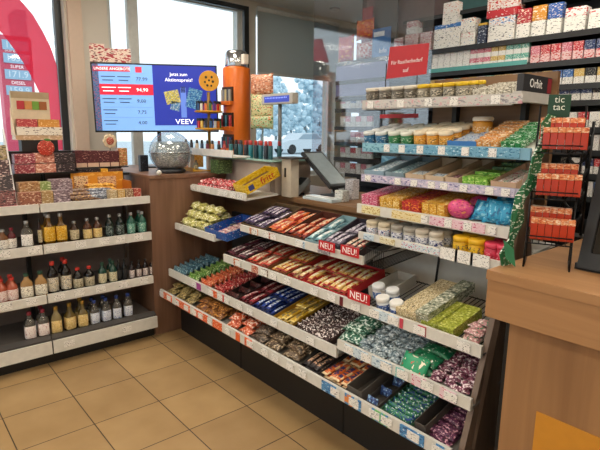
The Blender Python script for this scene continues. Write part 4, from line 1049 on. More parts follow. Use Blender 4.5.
# ================================================================== PLASMA-LIKE GLOBE, small items on the wooden block
gq = Vector((1.63, -.02, 1.1405))
gl = thing('globe_dispenser', 'clear round sweets globe on a dark base standing on the wooden block', 'dispenser', gq)
gr = .15; gz = 1.1405 + .02 + .125
MB().m(mat('#26282c', .3)).lathe([(.1, 1.1405), (.11, 1.15), (.09, 1.175)], 24, c=(gq.x, gq.y, 0)).build('base', gl)
prof = [(gr * math.sin(a), gz - gr * math.cos(a)) for a in [R(40 + i * 10) for i in range(14)]] + [(.01, gz + gr)]
MB().m(clear('#e6ecf0', .22, .08)).lathe(prof, 28, c=(gq.x, gq.y, 0), cap=False).build('clear_globe', gl)
prof = [(gr * .93 * math.sin(a), gz - gr * .93 * math.cos(a)) for a in [R(42 + i * 8) for i in range(11)]] + [(.02, gz + .07)]
tag(MB().m(P('#b4bec2', ('#eef2f2', .35), ('#7c8a8e', .25), scale=40)).lathe(prof, 28, c=(gq.x, gq.y, 0)).build('wrapped_sweets', gl), kind='stuff')
MB().m(clear('#dfe6ea', .4, .1)).lathe([(gr * 1.005, gz - .006), (gr * 1.04, gz), (gr * 1.005, gz + .006)], 28, c=(gq.x, gq.y, 0), cap=False).build('rim', gl)
o = MB().m(mat('#d8d6d0', .3)).sphere((0, 0, .018), .018, 10, 8).build('white_ball'); o.location = U(154, 176, 'Z', 1.1405) + Vector((.05, .03, 0)); tag(o, 'small white ball beside the globe on the wooden block', 'ball')
tr = thing('yellow_tray', 'flat yellow tray on the wooden block under the riser shelf', 'tray', (1.83, .05, 1.14))
ty0, ty1 = Yat(178, 1.9, 1.15), Yat(206, 1.9, 1.15)
MB().m(mat('#e0a41c', .4)).box((1.80, ty1, 1.1405), (1.945, ty0, 1.147)).build('tray_floor', tr)
MB().m(mat('#e0a41c', .4)).box((1.79, ty1, 1.1405), (1.80, ty0, 1.165)).build('tray_edge', tr)
o = bottle(.085, .02, mat('#b8242c', .3), mat('#d83c3c', .3), P('#d8c4b8', ('#a82c2c', .4))); o.location = (1.86, Yat(186, 1.86, 1.19), 1.1475); tag(o, 'red spray bottle standing on the yellow tray', 'bottle')
o = bottle(.07, .018, mat('#7c7a6c', .3), mat('#2c2c2c', .3), P('#c8c4a8', ('#5c5c3c', .4))); o.location = (1.87, Yat(196, 1.87, 1.18), 1.1475); tag(o, 'grey bottle with black cap on the yellow tray', 'bottle')
o = MB().m(P('#3f5a34', ('#7c9460', .25), ('#243a20', .3), scale=40)).box((-.06, -.05, 0), (.06, .05, .1), .004).build('green_box'); o.location = (1.9, Yat(214, 1.84, 1.2), 1.1405); tag(o, 'dark green box on the wooden block beside the yellow tray', 'box')
o = MB().m(P('#e0c428', ('#f4e890', .3))).box((-.03, -.004, 0), (.03, .004, .09), .002).build('yellow_card'); o.location = (Xat(180, .3, 1.2), .3, 1.1405); tag(o, 'yellow card standing behind the globe', 'card')
o = MB().m(P('#dca03c', ('#f0d49c', .3))).box((-.045, -.01, 0), (.045, .01, .15), .004).build('orange_pouch'); o.location = (Xat(198, .35, 1.2), .35, 1.1405); tag(o, 'orange pouch standing under the screen', 'pouch')
o = MB().m(P('#20222a', ('#4c5060', .2))).box((-.03, -.02, 0), (.03, .02, .12), .004).build('dark_box'); o.location = (1.50, .16, 1.1405); tag(o, 'black small box standing beside the globe', 'box')

# ================================================================== TV SCREEN
tc0 = ray(157, 98.5, 3.93)
tv = thing('tv_screen', 'wide flat advertising screen with price list and dark blue panel', 'screen')
w2, h2 = .475, .262
NV = '#1f2f92'; S = lambda c, e=.45: mat(c, .3, var=0, emit=e)
MB().m(BLACK).box((-w2, -.012, -h2), (w2, .03, h2), .004).build('housing', tv)
scr = MB().m(S('#7fb2ee')).box((-w2 + .012, -.0145, -h2 + .014), (w2 - .012, -.0122, h2 - .012)).build('screen', tv)
def sp(name, x0, x1, z0, z1, m, y=-.0155): return MB().m(m).box((x0, y - .0006, z0), (x1, y, z1)).build(name, tv)
L_, Rr, Tp, Bt = -w2 + .012, w2 - .012, h2 - .012, -h2 + .014
fx = lambda u: -w2 + (u - 97) / 120 * 2 * w2
fz = lambda v: h2 - (v - 64) / 68 * 2 * h2
sp('navy_panel', fx(154), Rr, fz(125), Tp, S(NV, .7))
sp('flower_strip', L_, fx(104), Bt, Tp, P('#5a7fb8', ('#c84c5c', .3), ('#2c4c8c', .3), scale=40, rnd=False))
sp('header_band', fx(99), fx(133), fz(72.5), fz(67.5), S('#b83048', .7)); sp('logo_patch', fx(138), fx(144), fz(73), fz(67.5), S('#c8304a', .8))
sp('red_row', fx(104), fx(154), fz(95), fz(84.5), S('#c21f3a', .75))
for v in (107, 117): sp('divider', fx(107), fx(152), fz(v) - .001, fz(v) + .001, S('#5c86c0', .6))
TW = mat('#ffffff', .4, var=0, emit=.9); TD = mat('#20346c', .4, var=0, emit=.05)
def tvt(s, u, v, size, m, al='LEFT', sx=1): text('screen_lettering', s, size, m, Vector((fx(u), -.0168, fz(v))) + org(tv), FACE_Y, tv, .0003, al, sx)
tvt('UNSERE ANGEBOTE', 100, 70, .028, TW, sx=1.05)
for v, pr, m in ((79.5, '77,99', TD), (90, '94,90', TW), (101, '9,00', TD), (112, '7,75', TD), (122.5, '4,00', TD)):
    tvt(pr, 138, v, .036, m, sx=1.1)
    for k, (a, c) in enumerate(((106, 119), (121, 133))):
        if v > 105 and k: continue
        for j in (0, 1): sp('print_line', fx(a + j), fx(c - j * 2), fz(v - 2.2 + j * 3.5) - .003, fz(v - 2.2 + j * 3.5) + .003, m, -.0164)
tvt('Jetzt zum', 179, 74, .036, TW, 'CENTER'); tvt('Aktionspreis!', 179, 79.5, .038, TW, 'CENTER', 1.05); tvt('VEEV', 183, 121.5, .055, TW, 'CENTER', 1.2)
def blob(name, u0, u1, v0, v1, m, rot=0):
    b = MB().m(m).box((-.5 * (fx(u1) - fx(u0)), -.0008, -.5 * (fz(v0) - fz(v1))), (.5 * (fx(u1) - fx(u0)), 0, .5 * (fz(v0) - fz(v1))), 0, Matrix.Translation(((fx(u0) + fx(u1)) / 2, -.0158, (fz(v0) + fz(v1)) / 2)) @ Matrix.Rotation(rot, 4, 'Y')); b.build(name, tv)
blob('picture_pack', 165, 179, 90, 103, P('#d8cc4c', ('#f0f0d0', .3), ('#5c8cc0', .25), scale=45, rnd=False), -.2)
blob('picture_pack', 170, 179, 101, 110, P('#4c8cc8', ('#d8ecf4', .3), scale=45, rnd=False), .2)
blob('picture_pack', 186, 200, 88, 108, P('#3c8cd0', ('#a8e0f0', .3), ('#2048a0', .25), scale=45, rnd=False), .25)
blob('picture_device', 180, 185.5, 87, 117, S('#5c7ccc', .6)); blob('picture_device', 180.4, 185, 86, 92, S('#28346c', .4))
MB().m(BLACK).tube([(0, .03, -.1), (0, .06, -.1), (0, .06, 1.1405 - tc0.z + .005)], .016).build('stand_pole', tv)
MB().m(BLACK).box((-.1, -.0, 1.1405 - tc0.z), (.1, .12, 1.1405 - tc0.z + .012), .003).build('stand_foot', tv)
tv.location = tc0; tv.rotation_euler = (0, R(-.9), R(-27))
# small cartons lying on top of the screen
for u0, u1, v0, v1, lab, d in ((97, 111, 47, 64, 'small red and white carton standing on top of the screen edge', .0), (110, 135, 52, 65, 'low pink and cream carton lying on top of the screen', .0)):
    p0 = ray(u0, v1, 4.02); p1 = ray(u1, v0, 4.02)
    x0_, x1_ = fx(u0), fx(u1); zz0 = h2 + .001; zz1 = h2 + (v1 - v0) / 126
    o = MB().m(P('#e4d0c2', ('#a8343f', .4), ('#6c2830', .15), scale=18)).box((x0_ + .002, -.01, zz0), (x1_ - .002, .028, zz1), .002).build('small_carton')
    o.location = tc0; o.rotation_euler = tv.rotation_euler; tag(o, lab, 'box')

# ================================================================== TOP DECK OF THE LIQUOR UNIT: chocolate displays
ZD = .986
def carton(name, u0, u1, v0, v1, Y, d, mt, label, cat='box', grp=None, z0=None, bev=.002):
    a, c = U(u0, v1, 'Y', Y), U(u1, v0, 'Y', Y)
    z = a.z if z0 is None else z0
    o = MB().m(mt).box((a.x, Y, z), (c.x, Y + d, max(c.z, z + .01)), bev).build(name, at=((a.x + c.x) / 2, Y + d / 2, z)); return tag(o, label, cat, grp)
dr = thing('deck_riser', 'black wire riser holding rows of chocolate boxes on the bottle unit', 'rack', (.75, .1, ZD))
zr1 = U(60, 172, 'Y', .06).z; zr2 = U(60, 151, 'Y', .1).z
xa, xb = Xat(12, .1, 1.1), Xat(76, .1, 1.1)
for z, y0, y1 in ((zr1, .0, .12), (zr2, .1, .2)):
    MB().m(BLACK).box((xa, y0 + .03, z - .008), (xb, y1, z)).build('riser_shelf', dr)
for x in (xa + .005, (xa + xb) / 2, xb - .005):
    MB().m(BLACK).box((x - .005, .11, ZD), (x + .005, .13, zr1 - .008)).build('post', dr); MB().m(BLACK).box((x - .005, .17, ZD), (x + .005, .19, zr2 - .008)).build('post', dr)
MB().m(mat('#5a4a44', .6)).box((xa, .205, ZD), (xb, .215, zr2)).build('back_panel', dr)
pkb = P('#9c4450', ('#e0c0bc', .25), ('#6c2434', .25), scale=40); pkd = P('#c88470', ('#f0d8c8', .25), ('#8c3c3c', .2), scale=40); drk = P('#3a2e32', ('#b8a8a4', .12), ('#221a1e', .3), scale=45)
for u0, u1, v0, v1, mt, lab in ((15, 35, 154, 164, pkb, 'dark pink chocolate box on the wire riser, upper row'), (36, 54, 153, 163, pkd, 'salmon chocolate box on the wire riser, upper row'), (55, 75, 153, 163, drk, 'black chocolate box on the wire riser, upper row')):
    carton('chocolate_box', u0, u1, v0, v1, .035, .08, mt, lab, z0=zr1 + .0005 if False else None)
for u0, u1, v0, v1, mt, lab in ((15, 35, 164.3, 174, pkb, 'dark pink chocolate box on the wire riser, lower row'), (36, 56, 163.3, 173, pkd, 'salmon chocolate box on the wire riser, lower row'), (56, 75, 163.3, 172, drk, 'black chocolate box on the wire riser, lower row')):
    carton('chocolate_box', u0, u1, v0, v1, .03, .08, mt, lab)
for u0, u1, v0, v1, mt, lab in ((20, 40, 182, 192, P('#b08458', ('#e4d0b0', .25), ('#7c5434', .2), scale=40), 'tan chocolate box on the deck below the wire riser'), (41, 51, 182, 191, P('#8aa05c', ('#dce4b8', .25), scale=40), 'green chocolate box on the deck below the wire riser'), (52, 72, 179, 189, P('#8c7880', ('#d8c8cc', .3), ('#5c4850', .2), scale=40), 'mauve chocolate box on the deck below the wire riser')):
    carton('chocolate_box', u0, u1, v0, v1 + 9, -.07, .08, mt, lab, z0=ZD + .0005)
for u0, u1, v0, v1, mt, lab in ((20, 41, 192, 201, P('#98604c', ('#e4c8b0', .25), ('#6c3c34', .2), scale=40), 'brown chocolate box lying at the deck edge'), (42, 53, 191, 200, P('#a8885c', ('#ece0c0', .25), scale=40), 'beige chocolate box lying at the deck edge'), (54, 70, 190, 198, P('#8c7880', ('#d8c8cc', .3), ('#5c4850', .2), scale=40), 'mauve chocolate box lying at the deck edge')):
    carton('chocolate_box', u0, u1, v0, v1, -.165, .07, mt, lab, z0=ZD + .0005)
# cream display box with header and chocolates, on the riser
y = .12; zb_ = U(40, 139, 'Y', y).z
o = thing('chocolate_display', 'cream cardboard display with printed header and stepped chocolate packs by the window', 'display', (U(40, 139, 'Y', y).x, y, zr2))
a, c = U(16, 140, 'Y', y), U(62, 128, 'Y', y)
MB().m(mat('#1b1718', .5)).box((a.x + .03, y + .005, zr2), (c.x - .03, y + .09, a.z)).build('black_base', o)
MB().m(P('#c9a884', ('#e4cdb0', .3), scale=25)).box((a.x, y, a.z), (c.x, y + .1, a.z + .03)).build('tray_floor', o)
MB().m(P('#e9e2d4', ('#6c5048', .2), scale=40)).box((a.x + .01, y - .003, a.z + .03), (c.x, y + .03, U(40, 127, 'Y', y).z)).build('front_card', o)
MB().m(P('#a83c40', ('#e0a08c', .2), scale=40)).box((a.x + .02, y + .032, a.z + .03), ((a.x + c.x) / 2, y + .06, U(30, 119, 'Y', y).z)).build('red_pack', o)
MB().m(P('#c88a3c', ('#ecc890', .2), scale=40)).box(((a.x + c.x) / 2 + .004, y + .032, a.z + .03), (c.x - .005, y + .06, U(30, 119, 'Y', y).z)).build('amber_pack', o)
h0, h1 = U(12, 118, 'Y', y + .08), U(48, 93, 'Y', y + .08)
MB().m(mat('#cfc0a4', .6)).box((h0.x, y + .07, a.z + .03), (h1.x, y + .1, h1.z)).build('header', o)
for k, cc in enumerate(('#b03038', '#c88a50', '#6f9a3c', '#9c5a30')):
    x = h0.x + .03 + k * (h1.x - h0.x - .05) / 4; zz_ = U(30, 106, 'Y', y + .07).z
    MB().m(mat(cc, .5)).box((x, y + .067, zz_ - .022), (x + .045, y + .07, zz_ + .03)).build('printed_square', o)
MB().m(mat('#a89474', .6)).box((h0.x, y + .068, U(30, 98, 'Y', y).z), (h1.x, y + .07, h1.z)).build('header_stripe', o)
MB().m(mat('#d8c0a0', .6)).prism([(a.x, y, a.z + .03), (a.x, y + .1, a.z + .03), (h0.x, y + .1, h1.z - .1)], (-.004, 0, 0)).build('side_flap', o)
# red fruit shaped tag
o = thing('fruit_sign', 'round red fruit shaped cardboard sign above the pink chocolate boxes', 'sign', U(46, 148, 'Y', .02))
p = U(46, 148, 'Y', .025)
b = MB().m(P('#b8382c', ('#e8a890', .2), ('#6c3c24', .2), scale=40)); b.sphere(p, .05, 18, 10, (1, .12, 1)); b.build('fruit', o); MB().m(mat('#4c7a2c', .5)).sphere(p + Vector((.01, 0, .048)), .018, 10, 6, (1.2, .2, .6)).build('leaf', o)
MB().m(BLACK).tube([p + Vector((0, .004, -.04)), (p.x, p.y + .01, U(46, 154, 'Y', .035).z)], .003).build('stick', o)
# chocolate rows behind the yellow box: maroon row on a black shelf
d2 = thing('deck_rack', 'black two level rack with maroon chocolate boxes behind the orange display', 'rack', (1.2, .2, ZD))
xa, xb = Xat(74, .1, 1.1), Xat(128, .1, 1.1) 
zA = U(100, 167, 'Y', .1).z; zB = U(100, 173, 'Y', .09).z
MB().m(BLACK).box((xa, .08, zA - .006), (xb, .21, zA)).build('rack_shelf', d2); MB().m(BLACK).box((xa, .065, zB - .018), (xb, .2, zB - .002)).build('rack_shelf', d2)
for x in (xa + .006, xb - .006): MB().m(BLACK).box((x - .006, .18, ZD), (x + .006, .2, zB - .018)).build('post', d2)
MB().m(mat('#5a4a44', .6)).box((xa, .212, ZD), (xb, .218, zA)).build('back_panel', d2)
mr = P('#5c2a30', ('#c8a090', .12), ('#3c181e', .3), scale=45)
for k, (u0, u1) in enumerate(((76, 87), (87.5, 99), (99.5, 110), (110.5, 119))):
    o = carton('chocolate_box', u0, u1, 150.5 + k * .1, 166, .095, .07, mr, 'maroon chocolate box on the black rack, %s from the window column' % ORD[k], z0=zA + .0005)
    a, c = U(u0 + .5, 166, 'Y', .095), U(u1 - .5, 160, 'Y', .095)
    MB().m(mat('#d8b8a0', .5)).box((a.x, .0925, zA + .002), (c.x, .0948, zA + .03)).build('cream_band', o)
for k, (u0, u1, mt, lab) in enumerate(((78, 100, P('#2a2024', ('#c8b8a8', .12), scale=50), 'black chocolate bar pack lying on the lower rack level'), (101, 108, P('#d8a02c', ('#f0d080', .3), scale=50), 'yellow chocolate pack lying on the lower rack level'), (109, 123, P('#5c4038', ('#b89888', .2), scale=50), 'brown chocolate pack lying on the lower rack level'))):
    carton('chocolate_pack', u0, u1, 168.5, 172, .07, .09, mt, lab, z0=zB - .0015)
# yellow display box with praline boxes; orange light on it put into its colour
yo = thing('praline_display', 'orange yellow open display box with praline bags on the deck', 'display', (U(90, 185, 'Y', .03).x, .03, ZD))
a, c = U(73, 190, 'Y', .02), U(124, 172, 'Y', .02)
MB().m(P('#d8902c', ('#e8b050', .3), scale=12)).box((a.x, .045, ZD), (c.x, .055, U(90, 172.5, 'Y', .045).z)).build('back_wall', yo)
MB().m(mat('#d8902c', .5)).box((a.x, -.1, ZD), (c.x, .045, ZD + .006)).build('tray_floor', yo)
MB().m(mat('#b86a24', .5)).box((c.x - .006, -.1, ZD + .006), (c.x, .045, U(120, 180, 'Y', .0).z)).build('side_wall', yo)
for u0, u1, cA in ((75, 88, '#e8c89c'), (99, 116, '#e0b890')):
    p, r_ = U(u0, 189, 'Y', .03), U(u1, 176, 'Y', .03)
    MB().m(P(cA, ('#8c2c2c', .35), ('#5c3420', .15), scale=40)).box((p.x, .035, ZD + .006), (r_.x, .0445, r_.z)).build('praline_picture', yo)
kd = Kind(MB().m(P('#7c5a44', ('#c89c54', .25), ('#453024', .3), scale=40)).pillow(.05, .12, .03).build('chocolate_bag'), 'brown and gold chocolate bag in the orange display box', 'candy bag', 'brown gold chocolate bags')
kg = Kind(MB().m(P('#6c7280', ('#c8ccd4', .3), ('#3c4250', .3), scale=40)).pillow(.05, .12, .03).build('chocolate_bag'), 'grey silver chocolate bag in the orange display box', 'candy bag', 'grey silver chocolate bags')
ky = Kind(MB().m(P('#d89a2c', ('#f0cc70', .3), ('#a86a1c', .2), scale=40)).pillow(.05, .1, .03).build('chocolate_bag'), 'golden chocolate bag in the orange display box', 'candy bag', 'golden chocolate bags')
for i in range(3):
    for j in range(3):
        kd.put((Xat(76 + i * 7, -.1, 1.02), -.085 + j * .022, ZD + .008 + j * .02), (R(8), 0, R(90) + random.uniform(-.1, .1)))
        kg.put((Xat(97 + i * 6, -.1, 1.02), -.085 + j * .022, ZD + .008 + j * .018), (R(8), 0, R(90) + random.uniform(-.1, .1)))
        ky.put((Xat(93 + i * 8, 0, 1.04), -.01 + j * .012, ZD + .03 + j * .02), (R(8), 0, R(90) + random.uniform(-.3, .3)))
for i in range(4):
    pk_ = carton('praline_pack', 110 + i * 8, 117 + i * 8, 190 - i * .5, 197, -.16, .06, P(['#b8a078', '#c8a060', '#8c6a4c', '#a83c34'][i], ('#e8dcc0', .3), scale=50), '%s praline pack at the deck edge beside the wooden block' % ['beige', 'gold', 'brown', 'red'][i], z0=ZD + .0005)
# cream rosette sign and small colourful box behind
p = U(110, 141, 'Y', .16)
o = thing('rosette_sign', 'cream flower shaped sign with red centre above the maroon boxes', 'sign', p)
b = MB().m(mat('#d8c4a4', .6))
for k in range(8): b.sphere(p + Vector((.032 * math.cos(k * .785), 0, .032 * math.sin(k * .785))), .02, 10, 6, (1, .2, 1))
b.build('petals', o); MB().m(P('#a84c38', ('#e0b8a0', .3), scale=60)).sphere(p + Vector((0, -.002, 0)), .028, 12, 8, (1, .22, 1)).build('centre', o)
MB().m(BLACK).tube([p + Vector((0, .004, -.02)), (p.x, p.y + .01, zA + .003)], .003).build('stick', o)
carton('confectionery_box', 118.5, 127, 148, 160, .16, .05, P('#c87a4c', ('#efe0a8', .25), ('#7a9a4c', .2), scale=45), 'colourful confectionery box beside the rosette sign', z0=zA + .0005)
carton('grey_box', 128, 139, 155, 170, .12, .1, P('#7c7470', ('#d8d0c8', .2), ('#3a3432', .3), scale=40), 'grey and white small box on the rack end next to the globe', z0=1.1405) if False else None
# magazine like rack at the frame edge
mg = thing('book_rack', 'red edged leaflet rack at the window end of the bottle unit', 'rack', (Xat(2, -.02, 1.2), -.02, ZD))
xr = Xat(11, -.05, 1.2)
for k in range(4):
    z0 = ZD + .001 + k * .085
    MB().m(P(['#7a4a48', '#3a3034', '#4a3034', '#9a8a60'][k], ('#c8b0a8', .2), ('#2c2024', .3), scale=35)).prism([(xr - .3, -.12 + k * .045, z0), (xr, -.12 + k * .045, z0), (xr, -.1 + k * .045, z0 + .1), (xr - .3, -.1 + k * .045, z0 + .1)], (0, .012, 0)).build('leaflet', mg)
    MB().m(mat('#c8344c', .4)).box((xr - .3, -.135 + k * .045, z0), (xr + .004, -.121 + k * .045, z0 + .012)).build('red_edge', mg)
MB().m(mat('#d8d4d0', .4)).prism([(xr, -.12, ZD + .001), (xr, .1, ZD + .001), (xr, .1, ZD + .45), (xr, .07, ZD + .45)], (.006, 0, 0)).build('side_plate', mg)

# ================================================================== TILL AREA
zc_ = 1.0205
# customer display on pole
X = 2.1; zc_ = 1.2585; p = U(280, 99, 'X', X)
cd = thing('customer_display', 'grey customer price display with blue lit window on a pole', 'display', (X, p.y, zc_))
w = abs(Yat(264, X, p.z) - Yat(295, X, p.z)) / 2
MB().m(mat('#b9b5ac', .4)).box((X - .03, p.y - w, p.z - .035), (X + .02, p.y + w, p.z + .035), .008).build('housing', cd)
MB().m(mat('#2c3ca8', .3, var=0, emit=.5)).box((X - .032, p.y - w * .8, p.z - .022), (X - .0305, p.y + w * .8, p.z + .018)).build('lit_window', cd)
b = MB().m(mat('#8fa4f0', .3, var=0, emit=.7))
for k in range(14):
    yy = p.y + w * .68 - k * w * .1; b.box((X - .0332, yy - .004, p.z + .002), (X - .0322, yy + .003, p.z + .010))
b.build('digits', cd)
MB().m(mat('#6b6f70', .4)).tube([(X, p.y, zc_ + .01), (X, p.y, p.z - .03)], .013).build('pole', cd); MB().m(mat('#6b6f70', .4)).lathe([(.06, zc_), (.06, zc_ + .008), (.02, zc_ + .014)], c=(X, p.y, 0)).build('foot', cd)
zc_ = 1.0205
# cream post with key lock beside the cabinet
X = 2.03; y0, y1 = -.79, -.90
o = thing('key_post', 'cream post with dark flat cap beside the grey cabinet', 'post', (X, (y0 + y1) / 2, zc_))
MB().m(mat('#c9bfae', .5)).box((X, y1, zc_), (X + .07, y0 - .015, 1.27), .004).build('post', o); MB().m(mat('#3c3834', .5)).box((X - .03, y1 - .06, 1.27), (X + .1, y0 - .015, 1.282), .003).build('cap', o); MB().m(BLACK).box((X - .004, (y0 + y1) / 2 - .008, 1.15), (X, (y0 + y1) / 2 + .008, 1.21)).build('lock', o)
# pos terminal (screen leaning back, seen from behind/side)
X = 2.25
ps = thing('pos_screen', 'dark till monitor leaning back on its foot on the till counter', 'monitor', (X, U(312, 175, 'X', X).y, zc_))
c0 = U(301, 153, 'X', X - .1); c1 = U(330, 188, 'X', X - .1)
q0 = Vector((X - .1, c0.y, c0.z)); q1 = Vector((X - .1, c1.y, max(c1.z, zc_ + .03)))
dn = (q1 - q0); L2_ = dn.length; ex = dn.normalized(); ey = Vector((1, 0, 0)); ez = ex.cross(ey)
Mp = Matrix((ex, ey, ez)).transposed().to_4x4(); Mp.translation = q0
MB().m(mat('#2b2e31', .4)).box((0, 0, -.012), (L2_, .18, .012), .005, Mp).build('housing', ps)
MB().m(mat('#8b979c', .15)).box((.02, .015, .0125), (L2_ - .02, .165, .014), 0, Mp).build('screen', ps); MB().m(mat('#8b979c', .15)).box((.02, .015, -.014), (L2_ - .02, .165, -.0125), 0, Mp).build('back_cover', ps)
MB().m(mat('#24262a', .4)).box((X - .1, q1.y - .03, zc_), (X + .1, q1.y + .09, zc_ + .03), .006).build('foot', ps)
MB().m(mat('#24262a', .4)).tube([(X, q1.y + .03, zc_ + .03), (X, (q0.y + q1.y) / 2 - .005, (q0.z + q1.z) / 2 - .02)], .02).build('arm', ps)
# card terminal / scanner
X = 2.13; p = U(296, 190, 'X', X)
o = thing('card_terminal', 'grey card payment terminal with dark keypad beside the cream post', 'terminal', (X, p.y, zc_))
Mx = Matrix.Translation((X, p.y, zc_ + .04)) @ Matrix.Rotation(R(-38), 4, 'Y')
MB().m(mat('#8a8f90', .4)).box((-.06, -.045, -.02), (.11, .045, .018), .01, Mx).build('housing', o); MB().m(mat('#2b3034', .3)).box((.03, -.035, .0185), (.1, .035, .02), 0, Mx).build('screen', o)
b = MB().m(mat('#d0d2d0', .4))
for i in range(3):
    for j in range(3): b.box((-.05 + i * .022, -.03 + j * .022, .0185), (-.035 + i * .022, -.014 + j * .022, .022), 0, Mx)
b.build('keypad', o); MB().m(BLACK).box((X - .03, p.y - .03, zc_), (X + .05, p.y + .03, zc_ + .02)).build('foot', o)
# coin dish + papers
X = 2.2; p = U(322, 196, 'Z', zc_ + .01)
o = thing('coin_tray', 'light glass coin tray on the till counter in front of the monitor', 'tray', (p.x, p.y, zc_))
MB().m(mat('#c8d6dc', .15)).box((2.065, Yat(338, 2.12, 1.03), zc_), (2.15, Yat(309, 2.12, 1.03), zc_ + .02), .006).build('plate', o); MB().m(mat('#eef2f2', .2)).box((2.075, Yat(335, 2.12, 1.03), zc_ + .0205), (2.14, Yat(311, 2.12, 1.03), zc_ + .026), .002).build('glass_mat', o)
for k, (u, v, lab, c) in enumerate(((342, 190, 'white charging dock standing at the till counter end', '#c9ccc8'), (352, 183, 'pale grey box with pink print behind the charging dock', '#c0bcc0'), (338, 176, 'light leaflet holder behind the coin tray', '#b9c6cc'))):
    X = 2.18 + .13 * k; y = Yat(u, X, 1.08); h = [.07, .13, .15][k]
    o = MB().m(P(c, ('#7c8088', .2), ('#e8e8e8', .2), scale=40)).box((-.03, -.035, 0), (.03, .035, h), .006).build(['charging_dock', 'grey_box', 'leaflet_holder'][k]); o.location = (X, y, zc_ + (.0 if k else 0)); tag(o, lab, 'box' if k == 1 else 'holder')
    if k == 0: MB().m(mat('#3c4044', .4)).box((-.032, -.025, .03), (-.0302, .025, .06)).build('screen', o)
# blue card behind U3
o = MB().m(P('#4f86a8', ('#7cb0c8', .25), scale=14)).box((-.004, -.09, 0), (.004, .09, .1), .002).build('blue_card')
o.location = (2.2, Yat(394, 2.2, 1.27), 1.2155); tag(o, 'blue card standing at the back of the chewing gum shelf', 'card')

# ================================================================== HANGING PLEXI SHIELD
X = 2.62
y0, y1 = Yat(313, X, 1.8), Yat(432, X, 1.95)
ps = thing('plexi_shield', 'large clear plexiglass shield hanging above the till counter', 'shield', (X, (y0 + y1) / 2, 1.15))
MB().m(clear('#f4f7fa', .15, .04, 'plexi')).box((X, y1, 1.15), (X + .005, y0, 2.76)).build('pane', ps)
for y in (y0 - .1, y1 + .1): MB().m(CHROME).tube([(X + .0025, y, 2.76), (X + .0025, y, ZC)], .004).build('hanger', ps)
# red hanging sign over the top tier
X = 2.16
c_ = [U(u, v, 'X', X) for u, v in ((390, 47), (429, 43), (426, 74), (386, 79))]
hs = thing('red_sign', 'red hanging sign with white lettering above the top gum shelf', 'sign', (X, c_[0].y, c_[2].z))
MB().m(mat('#b81c26', .45, var=.03)).prism(c_, (.004, 0, 0)).build('board', hs)
ymid = (c_[0].y + c_[1].y) / 2; zmid = sum(q.z for q in c_) / 4
text('lettering', 'Für Raucherbedarf', .028, mat('#f6eaea', .5, var=0), (X - .001, ymid + .01, zmid - .002), Matrix.Rotation(R(0), 3, 'X') @ FACE_X, hs, sx=.95); text('lettering', 'auf', .03, mat('#f6eaea', .5, var=0), (X - .001, ymid + .012, zmid - .046), FACE_X, hs)
zlow = c_[3].z
MB().m(mat('#b81c26', .45)).box((X, U(418, 116, 'X', X).y, U(400, 118, 'X', X).z), (X + .004, U(380, 116, 'X', X).y, U(400, 114, 'X', X).z)).build('lower_board', hs)
for uu in (384, 415): 
    yy = Yat(uu, X, 1.6); MB().m(WIRE).tube([(X + .006, yy, 1.515), (X + .006, yy, zmid)], .003).build('wire', hs)

# ================================================================== TOBACCO WALL
TX = 3.05
TE = Yat(336, 3.05, 1.7)
tb = thing('tobacco_wall', 'tall black tobacco wall unit with rows of cigarette packs behind the till', 'shelf', (3.3, -1.6, 0))
MB().m(mat('#1b1d20', .5)).box((3.34, -3.9, 0), (3.38, TE, 2.75)).build('back_panel', tb)
SB = mat('#121316', .4)
levels = [2.015, 1.862, 1.728, 1.636, 1.487, 1.36, 1.23, 1.10, .97]
SH = []
for i, z in enumerate(levels):
    sh = MB().m(SB).box((TX, -3.9, z - .02), (3.34, TE, z)).build('shelf', tb); SH.append(sh)
    MB().m(mat('#24272a', .4) if i else SB).box((TX - .012, -3.9, z - .028), (TX, TE, z + .004)).build('price_rail', sh)
MB().m(SB).box((TX + .05, -3.9, 2.235), (3.34, -.9, 2.26)).build('shelf', tb)
MB().m(mat('#5aa8a4', .4)).box((TX - .015, Yat(528, TX, 1.88), 1.862), (TX - .0125, Yat(430, TX, 1.88), 1.888)).build('teal_rail', SH[1])
MB().m(mat('#3f6a6a', .6)).box((3.3, Yat(488, 3.2, 2.2), 2.02), (3.335, Yat(440, 3.2, 2.2), 2.5)).build('teal_panel', tb)
MB().m(mat('#6c5a58', .6, scale=6, var=.2)).box((3.3, -.5 - .7, 2.02), (3.335, -.35, 2.6)).build('brown_panel', tb)

def cig(top, bottom, warn=True, w=.054, h=.087, d=.022):
    b = MB().m(bottom).box((0, -w / 2, 0), (d, w / 2, h * .5), .0012).m(top).box((0, -w / 2, h * .5), (d, w / 2, h), .0012)
    return b.build('cigarette_pack')
WARN = P('#eceae4', ('#3a3a3e', .22), scale=90)
kinds = [('red topped', P('#c8303c', ('#f0e0dc', .3), scale=70)), ('navy topped', P('#2c3c68', ('#c8d0dc', .25), scale=70)), ('white topped', P('#f0eeea', ('#b8b8bc', .25), scale=60)), ('gold topped', P('#cfae5c', ('#f4ead0', .3), scale=70)), ('teal topped', P('#5cae9c', ('#e4f0ec', .35), scale=70)), ('black topped', P('#232428', ('#c8c0a8', .2), scale=70)), ('orange topped', P('#df8038', ('#f4e0cc', .25), scale=70)), ('blue topped', P('#3c6cb0', ('#d8e4f0', .3), scale=70)), ('pink topped', P('#cf6c80', ('#f4dce0', .35), scale=70))]
rown = ['teal railed top row', 'second row', 'third row', 'fourth row', 'fifth row', 'sixth row', 'seventh row', 'eighth row']
CK = {}
